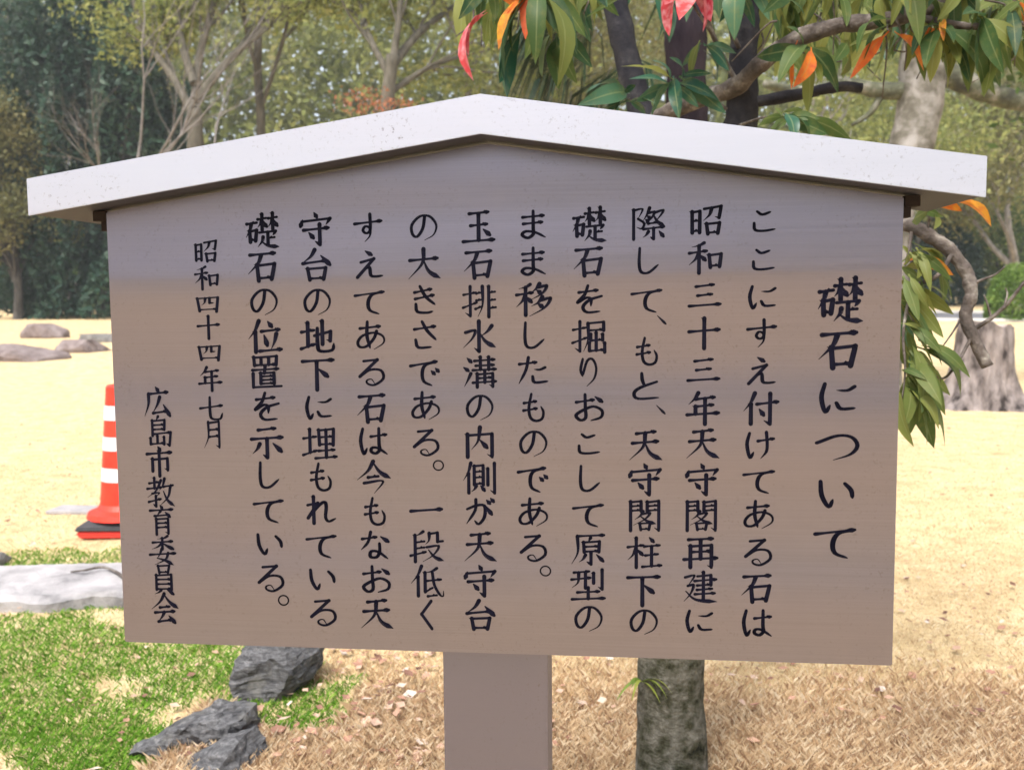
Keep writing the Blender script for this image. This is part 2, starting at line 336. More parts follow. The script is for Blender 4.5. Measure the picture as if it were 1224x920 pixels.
# ---- brush lettering: stroke centre lines on a 100 x 100 grid (y down)
# kinds: h bar, v post, g turning, u ends in a hook, p sweeps to a point, n right-falling sweep, d dot; capitals C (even) and Q (tapering) are smooth curves
R_NAG = 'h 2,34 48,27; v 27,4 27,98; p 26,36 17,58 2,74; d 29,40 46,58'
HE = 'p 46,4 32,12 10,17; h 2,36 54,29; v 31,13 31,98; p 30,36 21,54 2,72; d 34,42 50,58'
NIN = 'p 34,3 22,32 2,58; v 23,36 23,98'
TE = 'h 4,30 42,23; u 24,4 24,96 9,86; h 2,70 44,54'
TSUCHI = 'h 2,37 40,31; v 21,8 21,80; h 0,88 41,74'
GL = {
'口': 'v 14,20 22,90; g 14,23 88,15 78,86; h 22,81 79,78',
'石': 'h 12,17 88,11; p 46,17 36,42 6,74; v 33,46 37,95; g 34,49 86,43 76,90; h 37,87 77,84',
'日': 'v 16,8 18,97; g 16,11 82,6 80,96; h 18,48 79,45; h 19,90 80,87',
'木': 'h 8,34 92,27; v 50,4 50,96; p 48,34 32,60 6,80; d 53,36 72,60 96,76',
'疋': 'u 12,16 86,8 72,32; v 50,14 50,80; h 52,46 80,42; p 28,40 24,62 4,94; n 22,66 50,88 100,94',
'楚': '@木 0,0,48,52; @木 50,-3,98,50; @疋 -2,48,102,102',
'礎': '@石 0,20,40,90; @楚 36,0,100,102',
'刀': 'u 44,16 94,8 88,44 76,40; p 66,14 60,34 42,52',
'昭': '@日 3,18,38,92; @刀 0,0,100,100; @口 44,52,96,98',
'禾': HE,
'和': '@禾 0,0,100,100; @口 54,30,102,86',
'三': 'h 24,20 76,13; h 29,51 71,46; h 4,87 96,80',
'十': 'h 5,46 95,39; v 50,4 50,98',
'年': 'p 36,4 26,22 8,40; h 28,24 84,17; h 28,47 80,41; v 28,46 28,70; h 3,73 97,66; v 56,22 56,102',
'天': 'h 24,14 80,7; h 12,44 88,37; p 50,12 44,54 4,96; n 50,44 66,76 100,95',
'宀': 'd 47,0 55,14; d 12,22 5,42; u 9,27 95,18 82,37',
'守': '@宀 0,0,100,100; h 14,53 90,46; u 63,35 63,97 48,86; d 30,60 44,77',
'各': 'p 46,36 38,50 22,62; p 43,45 66,42 50,62 18,80; n 38,52 60,68 84,75; @口 30,68,72,98',
'閣': 'v 9,6 9,98; g 10,8 40,5 40,36; h 11,21 40,19; h 11,35 40,33; v 58,6 58,36; u 59,8 92,3 92,96 79,87; h 59,20 90,17; h 59,34 90,31; @各 0,0,100,100',
'再': 'h 14,10 86,5; v 20,29 20,98; u 20,31 82,26 82,97 70,90; v 50,10 50,70; h 21,49 81,45; h 1,73 99,66',
'建': 'g 42,14 82,9 82,41; h 34,29 98,22; h 42,43 82,39; h 41,57 86,52; h 35,71 94,66; v 60,0 60,86; p 6,18 33,12 15,44; p 14,45 31,42 22,70 3,94; n 8,62 38,88 100,93',
'付': NIN + '; h 40,37 101,29; u 78,4 78,98 60,87; d 47,52 60,71',
'阝': 'v 9,8 9,99; p 10,10 35,7 22,36; Q 22,36 40,50 33,66 18,62',
'示': 'h 24,14 76,8; h 3,42 97,35; u 50,40 50,98 37,89; p 28,56 20,72 6,86; d 68,54 93,79',
'際': '@阝 0,0,100,100; p 56,3 49,22 37,42; p 52,19 70,16 60,36 38,56; d 49,27 57,34; d 44,38 52,44; p 70,18 96,11 84,32 68,49; n 66,22 80,46 102,60; h 52,51 80,48; h 38,68 99,61; u 68,65 68,98 58,92; p 53,75 46,86 37,93; d 84,74 97,91',
'柱': R_NAG + '; d 65,2 78,16; h 50,31 96,26; h 54,59 91,54; v 72,30 72,92; h 45,95 101,89',
'下': 'h 3,14 97,9; v 46,14 46,101; d 50,36 79,60',
'扌': TE,
'掘': '@扌 0,0,100,100; g 48,10 94,6 94,32; h 50,32 93,29; p 48,10 48,60 35,96; v 72,38 72,93; v 56,43 56,62; h 56,63 91,60; v 91,43 91,62; v 52,70 52,94; h 52,95 96,91; v 97,70 97,99',
'原': 'h 18,10 97,5; p 18,10 19,60 1,97; p 57,14 50,27; v 36,28 38,60; g 36,29 83,25 81,58; h 38,43 80,40; h 38,58 80,55; u 58,59 58,97 45,89; p 42,68 34,82 23,90; d 74,66 94,87',
'型': 'h 8,14 53,9; h 1,36 57,29; p 22,14 20,44 3,61; v 42,12 42,62; v 66,14 66,46; u 91,3 91,64 79,57; h 18,76 83,71; v 50,60 50,95; h 2,98 99,92',
'移': '@禾 0,0,92,100; p 70,2 60,17 46,28; p 67,13 90,9 78,31 44,51; d 62,22 73,30; p 78,42 66,59 46,70; p 75,52 101,47 84,75 40,101; d 65,63 79,73',
'玉': 'h 22,10 80,5; h 26,47 76,42; v 50,10 50,92; h 3,96 97,90; d 64,58 84,76',
'排': '@扌 0,0,100,100; p 61,4 61,62 47,98; h 43,26 60,23; h 43,48 60,45; h 40,74 60,66; v 80,4 80,99; h 81,24 99,21; h 81,48 99,45; h 81,72 101,69',
'水': 'u 50,3 50,97 35,86; p 9,38 38,32 30,56 3,85; p 89,17 76,34 55,50; n 53,40 70,66 100,84',
'溝': 'd 14,8 27,21; d 3,37 18,48; p 25,56 16,76 5,97; h 36,17 97,12; h 40,32 95,29; h 31,46 101,42; v 54,4 54,44; v 79,4 79,44; v 44,56 44,99; u 44,59 91,55 91,97 80,90; v 67,46 67,84; h 46,71 89,68; h 31,85 101,80',
'内': 'v 14,26 14,98; u 14,30 88,24 88,97 73,88; p 52,4 46,46 26,74; d 52,44 73,68',
'側': 'p 24,3 16,32 1,58; v 17,36 17,98; v 34,12 34,72; g 34,13 61,10 61,72; h 35,31 60,29; h 35,49 60,47; h 35,69 60,67; p 40,75 34,86 25,93; d 53,74 65,90; v 75,20 75,72; u 95,3 95,97 82,88',
'大': 'h 8,38 92,31; p 50,3 46,46 4,95; n 50,38 66,72 100,93',
'一': 'h 3,55 97,47',
'段': 'p 40,5 28,14 16,19; v 15,17 15,101; h 16,40 43,36; h 16,59 43,55; h 1,82 47,69; p 58,10 57,32 47,45; g 58,12 83,8 83,36 99,34; p 50,54 86,50 70,78 38,100; n 55,62 74,85 101,96',
'低': NIN + '; p 80,9 64,19 42,24; v 44,23 44,84; h 44,85 66,71; h 45,50 92,44; Q 66,22 72,62 88,92 98,96 99,80; h 52,98 79,94',
'今': 'p 50,1 34,30 1,59; n 50,5 70,34 102,53; h 34,51 65,47; p 21,69 78,62 52,100',
'地': TSUCHI + '; u 41,48 90,35 88,64 77,60; v 65,3 65,74; C 50,25 50,78 58,95 93,92 99,72',
'埋': TSUCHI + '; v 48,10 50,57; g 48,12 93,7 91,57; h 50,33 91,30; h 50,55 91,53; v 70,10 70,95; h 47,75 95,71; h 37,98 101,92',
'位': NIN + '; d 61,5 73,21; h 41,35 96,29; d 49,46 58,78; p 86,42 80,66 69,90; h 35,95 101,89',
'置': 'v 16,6 18,32; g 16,8 85,3 83,30; v 38,8 38,29; v 61,8 61,29; h 18,31 83,28; h 11,46 90,41; v 50,33 47,55; v 36,54 36,87; g 36,55 76,53 76,87; h 37,65 75,63; h 37,76 75,74; h 37,87 75,85; g 13,56 13,98 98,94',
'四': 'v 7,20 16,92; g 8,22 93,15 86,95; p 40,20 37,44 25,58; u 58,18 58,47 76,45; h 16,83 87,79',
'七': 'h 3,50 95,37; C 44,3 44,70 52,93 85,93 95,70',
'月': 'p 31,6 30,60 9,99; u 31,9 83,3 83,97 66,89; h 32,34 81,31; h 32,59 81,55',
'広': 'd 45,0 56,14; h 18,24 91,17; p 18,24 16,60 1,99; p 60,34 50,60 32,88; h 33,89 86,82; d 73,60 97,98',
'島': 'p 51,0 43,13; v 28,14 28,66; g 28,16 75,12 73,45; h 30,30 73,28; h 30,45 73,43; h 28,61 97,54; u 97,54 91,99 79,92; v 46,66 46,91; v 20,74 20,95; h 20,95 72,91; v 71,70 71,95',
'市': 'd 46,0 55,13; h 3,26 97,19; v 24,42 24,84; u 24,45 81,40 81,80 69,74; v 50,14 50,101',
'教': 'h 8,20 45,15; v 28,1 28,37; h 0,39 55,33; p 53,9 34,44 1,68; p 18,55 45,52 32,66; u 32,63 32,99 21,91; h 4,84 51,73; p 67,3 60,26 47,43; h 62,31 99,25; p 88,31 78,66 46,97; n 61,46 76,77 102,97',
'育': 'd 46,0 55,11; h 7,19 94,13; p 48,19 34,35; h 24,37 79,32; d 65,23 83,39; v 30,46 30,101; u 30,48 75,45 75,97 63,91; h 31,62 74,60; h 31,77 74,74',
'委': 'p 71,1 56,9 32,12; h 13,25 89,19; v 50,9 50,47; p 48,26 34,38 11,47; d 52,26 68,36 91,46; p 47,46 38,66 28,79; n 28,78 60,86 90,101; p 71,60 60,82 19,101; h 1,67 99,60',
'員': '@口 22,-4,80,32; v 22,35 22,86; g 22,37 79,33 79,86; h 24,51 77,49; h 24,67 77,65; h 24,84 78,82; p 40,87 32,94 15,101; d 62,86 86,101',
'会': 'p 50,1 34,28 1,55; n 50,5 70,30 102,51; h 32,49 69,45; h 13,67 87,61; p 48,65 40,80 25,97; h 25,98 76,91; d 65,77 88,101',
'台': 'p 47,3 34,24 8,44; h 10,45 82,36; d 65,21 92,49; @口 14,50,88,100',
'こ': 'C 26,14 44,26 74,16; C 16,58 20,84 50,88 90,82',
'に': 'C 16,8 8,50 18,94 30,74; Q 92,16 74,28 46,28; C 46,66 58,84 94,82',
'す': 'h 3,37 97,27; Q 57,3 58,44 55,64 42,70 32,60 40,46 54,50 58,64 54,82 38,100',
'え': 'd 38,3 60,17; g 22,43 68,30 9,96; C 36,66 52,60 56,88 72,93 98,90',
'け': 'C 16,10 8,50 18,97 30,78; h 44,38 97,29; Q 72,6 75,50 72,76 54,100',
'て': 'h 2,25 97,10; C 90,12 58,22 45,50 50,82 80,97',
'で': 'h 0,27 92,11; C 86,13 52,24 41,50 46,82 74,97; d 72,44 84,56; d 87,35 98,47',
'あ': 'h 14,25 84,17; C 40,1 38,50 48,94; Q 72,34 62,60 36,88 12,90 6,72 24,50 62,40 93,52 95,76 62,99',
'る': 'g 24,13 72,8 10,68; Q 12,66 46,44 84,46 92,74 62,97 38,94 34,82 50,77 62,93',
'は': 'C 16,6 8,50 18,96 30,76; h 44,34 98,26; C 72,4 72,60 74,80 60,94 44,87 48,74 68,75 100,96',
'し': 'C 22,2 20,60 28,91 56,93 92,64',
'も': 'C 44,1 34,50 40,86 62,98 86,90 92,66 82,46; h 14,34 64,27; h 12,61 66,53',
'と': 'C 36,2 38,26 46,48; C 88,32 30,54 10,74 24,93 94,89',
'の': 'Q 55,15 48,56 28,85 12,76 10,44 38,14 72,14 95,44 86,78 54,98',
'を': 'h 16,25 80,17; C 47,1 36,32 12,60 40,44 57,48 57,72; C 94,38 52,52 30,76 44,95 88,92',
'り': 'C 25,8 16,44 25,66; Q 26,58 44,14 66,8 82,36 74,72 42,100',
'お': 'h 8,31 68,22; C 38,3 39,50 40,86 22,95 7,78 30,60 66,46 95,60 92,84 58,96; d 72,11 96,29',
'ま': 'h 15,23 87,17; h 17,46 82,40; C 51,1 51,60 51,82 32,95 13,84 26,72 58,76 92,93',
'た': 'h 4,27 62,20; Q 35,3 26,48 2,96; Q 92,38 74,46 54,45; C 49,70 56,91 101,87',
'が': 'C 6,42 40,28 67,30 66,70 46,96 32,84; Q 37,6 34,46 4,95; d 71,30 92,60; d 74,8 86,21; d 88,1 99,14',
'き': 'h 17,25 76,13; h 19,48 84,34; C 36,3 56,40 88,68; C 21,66 26,93 60,97 80,92',
'さ': 'h 15,31 88,20; C 42,3 60,36 90,68; C 19,68 28,95 74,94',
'く': 'g 66,3 26,49 68,99',
'な': 'h 6,29 56,21; Q 36,3 26,40 2,68; d 70,19 97,37; C 66,44 66,72 56,93 34,93 36,74 60,74 94,98',
'れ': 'v 25,3 25,99; g 4,34 40,26 5,80; C 10,74 44,34 64,22 69,40 66,76 77,91 101,80',
'い': 'C 10,12 14,56 32,90 42,68; C 72,18 88,38 92,62',
'つ': 'Q 2,38 50,16 84,20 98,46 82,72 42,90',
'、': 'd 30,20 80,72',
'。': 'O 50,50 24',
}
KANA = set('こにすえけてであるはしもとのをりおまたがきさくなれいつ')
def glyph(ch):
    out = []
    for s in GL[ch].split(';'):
        s = s.strip(); k, rest = s[0], s[1:].strip()
        if k == '@':
            sub, box = rest[0], [float(v) for v in rest[1:].split(',')]
            for kk, pp, ws in glyph(sub):
                out.append((kk, [(box[0] + x * (box[2] - box[0]) / 100, box[1] + y * (box[3] - box[1]) / 100) for x, y in pp], ws * .93))
        elif k == 'O':
            (x, y), r = [float(v) for v in rest.split()[0].split(',')], float(rest.split()[1])
            out.append(('O', [(x + r * math.cos(t), y + r * math.sin(t)) for t in np.linspace(0, 2 * math.pi, 25)], .8))
        else:
            out.append((k, [tuple(float(v) for v in q.split(',')) for q in rest.split()], 1.0))
    return out
def profile(k, t):
    if k == 'h': return (.95 - .35 * min(1, t / .25) + .0) if t < .25 else (.60 if t < .78 else .60 + .62 * min(1, (t - .78) / .13) if t < .93 else 1.22 - .5 * (t - .93) / .07)
    if k in 'vg': return 1.12 - .14 * min(1, t / .15) + (.10 * (t - .15))
    if k == 'u': return 1.1 - .12 * min(1, t / .15) if t < .86 else .98 - .8 * (t - .86) / .14
    if k == 'p': return 1.15 - .15 * min(1, t / .2) - .88 * max(0, t - .25) / .75
    if k == 'n': return .35 + .95 * min(1, t / .75) if t < .78 else 1.3 - 1.15 * (t - .78) / .22
    if k == 'd': return .35 + 1.0 * min(1, t / .7) if t < .85 else 1.35 - .5 * (t - .85) / .15
    if k == 'C': return .85 + .2 * math.sin(3.14 * min(1, t * 1.1)) - (.45 * max(0, t - .93) / .07)
    if k == 'Q': return .95 - .15 * t if t < .7 else .85 - .65 * (t - .7) / .3
    return .75
def ink(V, Fc, ch, origin, sx, sz, lift):
    """adds the strokes of one character; local board coordinates, x right, z up"""
    kana = ch in KANA
    for si, (k, pts, ws) in enumerate(glyph(ch)):
        n_str = len(GL[ch].split(';'))
        wbase = (12.6 if kana else 12.2) * ws * (1.0 if n_str < 8 or kana else .84)
        if k in 'CQOpn' and len(pts) > 2: P = spline(pts, 9)
        else:
            P = []
            for a, b in zip(pts[:-1], pts[1:]):
                m = max(4, int(math.hypot(b[0] - a[0], b[1] - a[1]) / 6)); P += [np.array(a) + (np.array(b) - np.array(a)) * t for t in np.linspace(0, 1, m, endpoint=False)]
            P.append(np.array(pts[-1], float))
        P = np.array(P, float); d = np.diff(P, axis=0); L = np.concatenate([[0], np.cumsum(np.hypot(d[:, 0], d[:, 1]))]); tt = L / max(L[-1], 1e-6)
        y = lift + .000025 * (si % 9); wid = []
        for i in range(len(P)):
            g = P[min(i + 1, len(P) - 1)] - P[max(i - 1, 0)]; g = g / (np.hypot(*g) + 1e-9)
            dirw = 1.0 if k in 'hdnCQO' else (.66 + .34 * abs(g[1]))
            if k in 'CQ': dirw = .74 + .26 * abs(g[1])
            wid.append(max(.9, wbase * profile(k, tt[i]) * dirw / 2))
        def put(q):
            V.append((origin[0] + (q[0] - 50) / 100 * sx, -y, origin[1] - (q[1] - 50) / 100 * sz)); return len(V) - 1
        for i in range(len(P) - 1):
            a, b = P[i], P[i + 1]; g = b - a; g = g / (np.hypot(*g) + 1e-9); nr = np.array((-g[1], g[0]))
            ia = [put(a + nr * wid[i]), put(a - nr * wid[i]), put(b - nr * wid[i + 1]), put(b + nr * wid[i + 1])]
            Fc.append(ia)
        corners = {0, len(P) - 1}
        if k in 'gup':
            acc = 0
            for i in range(1, len(P) - 1):
                u1, u2 = P[i] - P[i - 1], P[i + 1] - P[i]
                if np.dot(u1, u2) < .85 * np.hypot(*u1) * np.hypot(*u2): corners.add(i)
        if k in 'CQO': corners |= set(range(0, len(P), 3))
        for i in corners:
            r = wid[i] * (1.0 if k in 'CQO' or i in (0, len(P) - 1) else 1.12)
            if k in 'CQO': r *= .98
            Fc.append([put(P[i] + r * np.array((math.cos(t), math.sin(t)))) for t in np.linspace(0, 2 * math.pi, 8, endpoint=False)])
        if k == 'h' :      # the triangular rest at the end of a bar
            e, g = P[-1], (P[-1] - P[-4]); g = g / np.hypot(*g)
            Fc.append([put(e + g * 1.5 + np.array((0, wbase * .25))), put(e - g * wbase * .95 + np.array((0, -wbase * .62))), put(e - g * wbase * 1.7)])
        if k in 'v':       # slanted head
            e = P[0]; Fc.append([put(e + np.array((-wbase * .85, -wbase * .15))), put(e + np.array((wbase * .5, wbase * .1))), put(e + np.array((0, wbase * .9)))])
def board_xy(px, py):
    """where the sight line of a photo point meets the board's front face (board coordinates)"""
    a = Ti @ Vector((0, 0, H)); b = Ti.to_3x3() @ ray(px, py); q = a - b * (a.y / b.y)
    return q.x, q.z
COLS = [  # text, first centre x/y, last centre x, char height in px, list of centre heights
 ('礎石について', 1004, 998, 56, (358, 417, 475, 534, 590, 648)),
 ('ここにすえ付けてある石は', 913, 904, 42, (264, 310, 355, 398, 443, 488, 531, 575, 615, 659, 702, 744)),
 ('昭和三十三年天守閣再建に', 844, 836, 41, (263, 308, 353, 398, 442, 487, 530, 573, 616, 660, 702, 742)),
 ('際して、もと、天守閣柱下の', 774, 769, 41, (267, 312, 359, 383, 420, 462, 490, 532, 573, 616, 660, 704, 742)),
 ('礎石を掘りおこして原型の', 704, 703, 41, (268, 312, 358, 402, 444, 487, 530, 572, 615, 656, 698, 738)),
 ('まま移したものである。', 637, 637, 41, (269, 313, 358, 401, 443, 487, 529, 572, 612, 654, 682)),
 ('玉石排水溝の内側が天守台', 572, 574, 40, (271, 315, 360, 402, 444, 486, 528, 571, 611, 653, 694, 735)),
 ('の大きさである。一段低く', 506, 511, 40, (271, 316, 358, 400, 445, 485, 528, 556, 609, 652, 694, 734)),
 ('すえてある石は今もなお天', 440, 450, 40, (272, 316, 361, 401, 444, 487, 527, 570, 611, 651, 692, 733)),
 ('守台の地下に埋もれている', 377, 386, 40, (274, 317, 360, 402, 446, 487, 529, 570, 609, 652, 692, 731)),
 ('礎石の位置を示している。', 313, 324, 40, (275, 318, 360, 402, 444, 486, 528, 568, 610, 650, 690, 717)),
 ('昭和四十四年七月', 246, 254, 29, (300, 332, 363, 391, 421, 452, 488, 519)),
 ('広島市教育委員会', 188, 197, 33, (480, 515, 551, 588, 621, 657, 692, 726)),
]
FIT = {'四': (1.0, .76), '一': (1.0, 1.0), '三': (1.0, .9), 'り': (.8, 1.05), 'い': (1.0, .9), 'つ': (1.08, .9), 'し': (.9, .95), 'く': (.85, 1.05), 'も': (.85, .98), '、': (.5, .5), '。': (.62, .62), '月': (.85, 1.15), 'こ': (.95, .92), 'て': (1.05, .9), 'に': (1.0, .9)}
for ci, (txt, x0, x1, hpx, ys) in enumerate(COLS):
    V, Fc = [], []
    for ch, yy in zip(txt, ys):
        t = (yy - ys[0]) / (ys[-1] - ys[0]); xx = x0 + (x1 - x0) * t
        if ch == '、': xx += 17; 
        if ch == '。': xx += 15
        c = board_xy(xx, yy); c2 = board_xy(xx + 10, yy); mpp = (c2[0] - c[0]) / 10
        fx, fz = FIT.get(ch, (1, 1)); k = .84 if ch in KANA else .97
        if hpx > 50: k *= .98
        wx = 1.02 if txt[0] != '広' else .98
        ink(V, Fc, ch, c, hpx * mpp * k * fx * wx, hpx * mpp * k * fz * (.98 if txt[0] != '広' else 1.05), .00035)
    me = bpy.data.meshes.new('text_column'); me.from_pydata([tuple(T @ Vector(v)) for v in V], [], Fc); me.update()
    link('text_column', me, M_ink, panel)

# ------------------------------------------------------------------ trees
def grow(out, tips, p, d, L, r, lev, rng, spread=.7, up=.15, nseg=5, kids=(3, 4), wig=.18, ratio=.68):
    pts = [p.copy()]; rad = [r]
    for i in range(nseg):
        d = (d + Vector((rng.uniform(-wig, wig), rng.uniform(-wig, wig), rng.uniform(-wig, wig) + up * .25))).normalized()
        p = p + d * (L / nseg); pts.append(p.copy()); rad.append(r * (1 - .55 * (i + 1) / nseg))
    out.append((pts, rad))
    if lev == 0:
        tips.extend(pts[1:]); return
    n = rng.randint(*kids)
    for k in range(n):
        i = nseg if k == 0 else rng.randint(max(1, nseg // 2), nseg)
        ax = Vector((rng.gauss(0, 1), rng.gauss(0, 1), rng.gauss(0, .6))); ax -= d * ax.dot(d); ax.normalize()
        nd = (d + ax * (rng.uniform(.5, 1.2) * spread * (0.5 if k == 0 else 1)) + Vector((0, 0, up))).normalized()
        grow(out, tips, pts[i], nd, L * ratio * rng.uniform(.8, 1.15), rad[i] * .72, lev - 1, rng, spread, up, nseg, kids, wig, ratio)
def leaf_quads(P, size, rng, flat=0.0, jit=.35):
    n = len(P); a = rng.normal(size=(n, 3)); a[:, 2] *= (1 - flat); a /= np.linalg.norm(a, axis=1, keepdims=True)
    b = rng.normal(size=(n, 3)); b[:, 2] *= (1 - flat); b -= a * (a * b).sum(1, keepdims=True); b /= np.linalg.norm(b, axis=1, keepdims=True)
    s = size * (1 + jit * (rng.random((n, 1)) * 2 - 1))
    V = np.stack([P - a * s, P + b * s * .45, P + a * s, P - b * s * .45], 1).reshape(-1, 3)
    return V, np.arange(4 * n).reshape(n, 4), np.repeat(rng.random(n), 4)
def clumps(name, centres, per, spread, size, mat, parent, seed, squash=.75, tint_by_clump=.6):
    rng = np.random.default_rng(seed); Cn = np.array([tuple(c) for c in centres]); n = len(Cn)
    idx = np.repeat(np.arange(n), per); off = rng.normal(size=(len(idx), 3)) * spread * np.array((1, 1, squash))
    V, Fc, t = leaf_quads(Cn[idx] + off, size, rng)
    ct = np.repeat(rng.random(n)[idx], 4); t = t * (1 - tint_by_clump) + ct * tint_by_clump
    return from_np(name, V, Fc, mat, parent, tint=t)
def tree(name, label, px, Y, height, r, seed, leafm, barkm, lev=3, spread=.75, trunk_frac=.35, per=22, clump=.55, leaf=.10, lean=(0, 0), group=None, limit=None, cat='tree', kids=(3, 4), up=.15, wig=.18, drop=0.0, trunks=1):
    rng = random.Random(seed); x = at(px, 357, Y).x; z = terrain(x, Y)
    o = empty(name, (x, Y, z), label, cat, group); out, tips = [], []
    for q in range(trunks):
        d = Vector((lean[0] + (rng.uniform(-.3, .3) if trunks > 1 else 0), lean[1], 1)).normalized()
        grow(out, tips, Vector((x + (rng.uniform(-.3, .3) * r * 8 if trunks > 1 else 0), Y, z - .15)), d, height * trunk_frac, r, lev, rng, spread, up, 5, kids, wig)
    tb = Tubes()
    for pts, rad in out: tb.add(pts, rad, 8 if rad[0] > .06 else 5, .06, rng)
    tb.build('trunk', barkm, o)
    if per:
        if limit and len(tips) > limit: tips = rng.sample(tips, limit)
        clumps('crown', tips, per, clump, leaf, leafm, o, seed)
    return o
M_bark_grey = noisy('grey_bark', ((.3, (.13, .115, .10)), (.55, (.25, .225, .20)), (.75, (.36, .33, .30))), 5, 6, .9, .8, .02, 30, (1, 1, .35))
M_bark_dark = noisy('dark_bark', ((.3, (.035, .032, .03)), (.6, (.085, .078, .07)), (.8, (.14, .13, .115))), 7, 6, .9, .8, .02, 40, (1, 1, .4))
M_bark_pale = noisy('pale_mottled_bark', ((.3, (.05, .047, .036)), (.45, (.13, .12, .10)), (.58, (.25, .235, .22)), (.68, (.30, .285, .275)), (.8, (.09, .085, .06))), 4, 5, .9, .5, .01, 30)
M_bare = noisy('bare_twig_bark', ((.3, (.12, .108, .098)), (.7, (.22, .20, .185))), 5, 5, .9, .5, .01)
M_lf_camphor = leaf_mat('camphor_leaves', ((0, (.10, .13, .035)), (.45, (.21, .235, .065)), (.8, (.33, .34, .105)), (1, (.44, .41, .15))), .5)
M_lf_olive = leaf_mat('olive_leaves', ((0, (.085, .095, .035)), (.5, (.18, .175, .065)), (1, (.28, .25, .10))), .4)
M_lf_dark = leaf_mat('dark_evergreen_leaves', ((0, (.010, .030, .022)), (.6, (.025, .058, .036)), (1, (.05, .085, .045))), .2)
M_lf_mid = leaf_mat('mid_green_leaves', ((0, (.035, .065, .015)), (.5, (.08, .125, .03)), (1, (.15, .19, .05))), .35)
M_lf_bright = leaf_mat('bright_hedge_leaves', ((0, (.06, .12, .02)), (.6, (.12, .21, .035)), (1, (.2, .28, .06))), .3)
M_lf_red = leaf_mat('maple_leaves', ((0, (.28, .08, .04)), (.5, (.40, .16, .08)), (1, (.38, .26, .10))), .4)

TR = 'broadleaf trees across the lawn'
# yellow-green broadleaf row
M_bark_mid = noisy('brown_grey_bark', ((.3, (.05, .045, .035)), (.55, (.10, .09, .07)), (.75, (.16, .145, .12))), 5, 6, .9, .8, .02, 30, (1, 1, .35))
def limb_tree(label, Y, trunk, r0, limbs, seed, per=34, leaf=.11, spread=.8, L=2.4):
    rng = random.Random(seed); x = at(trunk[0][0], 357, Y).x; z = terrain(x, Y); o = empty('broadleaf_tree', (x, Y, z), label, 'tree', TR)
    tb = Tubes(); pts = [Vector((x, Y, z - .2))] + [at(px, py, Y) for px, py in trunk]; sp_ = spline(pts, 6)
    tb.add(sp_, np.linspace(r0 * 1.25, r0 * .75, len(sp_)), 10, .06, rng); out, tips = [], []
    for lb in limbs:
        dy = rng.uniform(-.5, 1.2); q = [at(px, py, Y + dy * k) for k, (px, py) in enumerate(lb)]; sl = spline(q, 6)
        ra = r0 * rng.uniform(.42, .58); tb.add(sl, np.linspace(ra, ra * .5, len(sl)), 8, .08, rng)
        for k in range(5):
            m = rng.randint(len(sl) // 3, len(sl) - 1); p = Vector(sl[m])
            d = (Vector(sl[m]) - Vector(sl[max(0, m - 2)])).normalized() + Vector((rng.gauss(0, .7), rng.gauss(0, .7), rng.uniform(-.3, .6)))
            grow(out, tips, p, d.normalized(), L * rng.uniform(.7, 1.3), ra * .38, 1, rng, .8, .12, 5, (2, 4), .22)
    for p_, r_ in out: tb.add(p_, r_, 5, .05, rng)
    tb.build('trunk', M_bark_mid, o); clumps('crown', tips, per, .42, leaf, M_lf_camphor, o, seed)
limb_tree('yellow-green tree with a thick forked trunk above the left roof slope', 30, [(236, 250), (234, 180), (232, 130)], .27, [[(232, 138), (205, 90), (172, 40), (150, -40)], [(232, 130), (240, 60), (262, -20), (270, -90)], [(234, 120), (275, 70), (320, 30), (360, -20)], [(232, 100), (215, 40), (205, -60)]], 11)
limb_tree('thin-stemmed yellow-green tree between the two thicker trunks above the left roof slope', 34, [(314, 250), (312, 150), (308, 60), (318, -40)], .15, [[(312, 130), (335, 60), (352, -10)], [(310, 95), (295, 40), (288, -20)], [(312, 40), (330, -10), (340, -50)]], 12)
limb_tree('yellow-green tree with a forked trunk just left of the roof ridge', 29, [(462, 250), (463, 130), (469, 66)], .23, [[(466, 92), (440, 40), (425, -20)], [(468, 80), (500, 40), (540, 10), (580, -20)], [(470, 70), (478, 10), (480, -60)], [(464, 112), (510, 82), (548, 68)]], 13)
limb_tree('slender tree standing almost behind the roof ridge', 36, [(566, 200), (560, 110), (556, 10), (552, -60)], .14, [[(560, 90), (585, 40), (600, 0)], [(558, 60), (535, 20), (520, -30)]], 19)
tree('broadleaf_tree', 'olive tree seen behind the ridge of the board roof', 640, 37, 17, .3, 14, M_lf_olive, M_bark_grey, 3, .8, .33, 40, .85, .115, (0, 0), TR)
tree('broadleaf_tree', 'olive green tree behind the right roof slope', 900, 39, 17, .3, 15, M_lf_camphor, M_bark_grey, 3, .8, .33, 42, .85, .115, (.04, 0), TR)
tree('broadleaf_tree', 'grey-green loose tree at the right edge beyond the path', 1215, 44, 15, .26, 16, M_lf_olive, M_bark_grey, 3, .85, .30, 40, .85, .115, (0, 0), TR)
tree('broadleaf_tree', 'mid green tree beyond the path behind the pale mottled trunk', 1085, 47, 17, .3, 17, M_lf_camphor, M_bark_dark, 3, .85, .30, 42, .9, .115, (0, 0), TR)
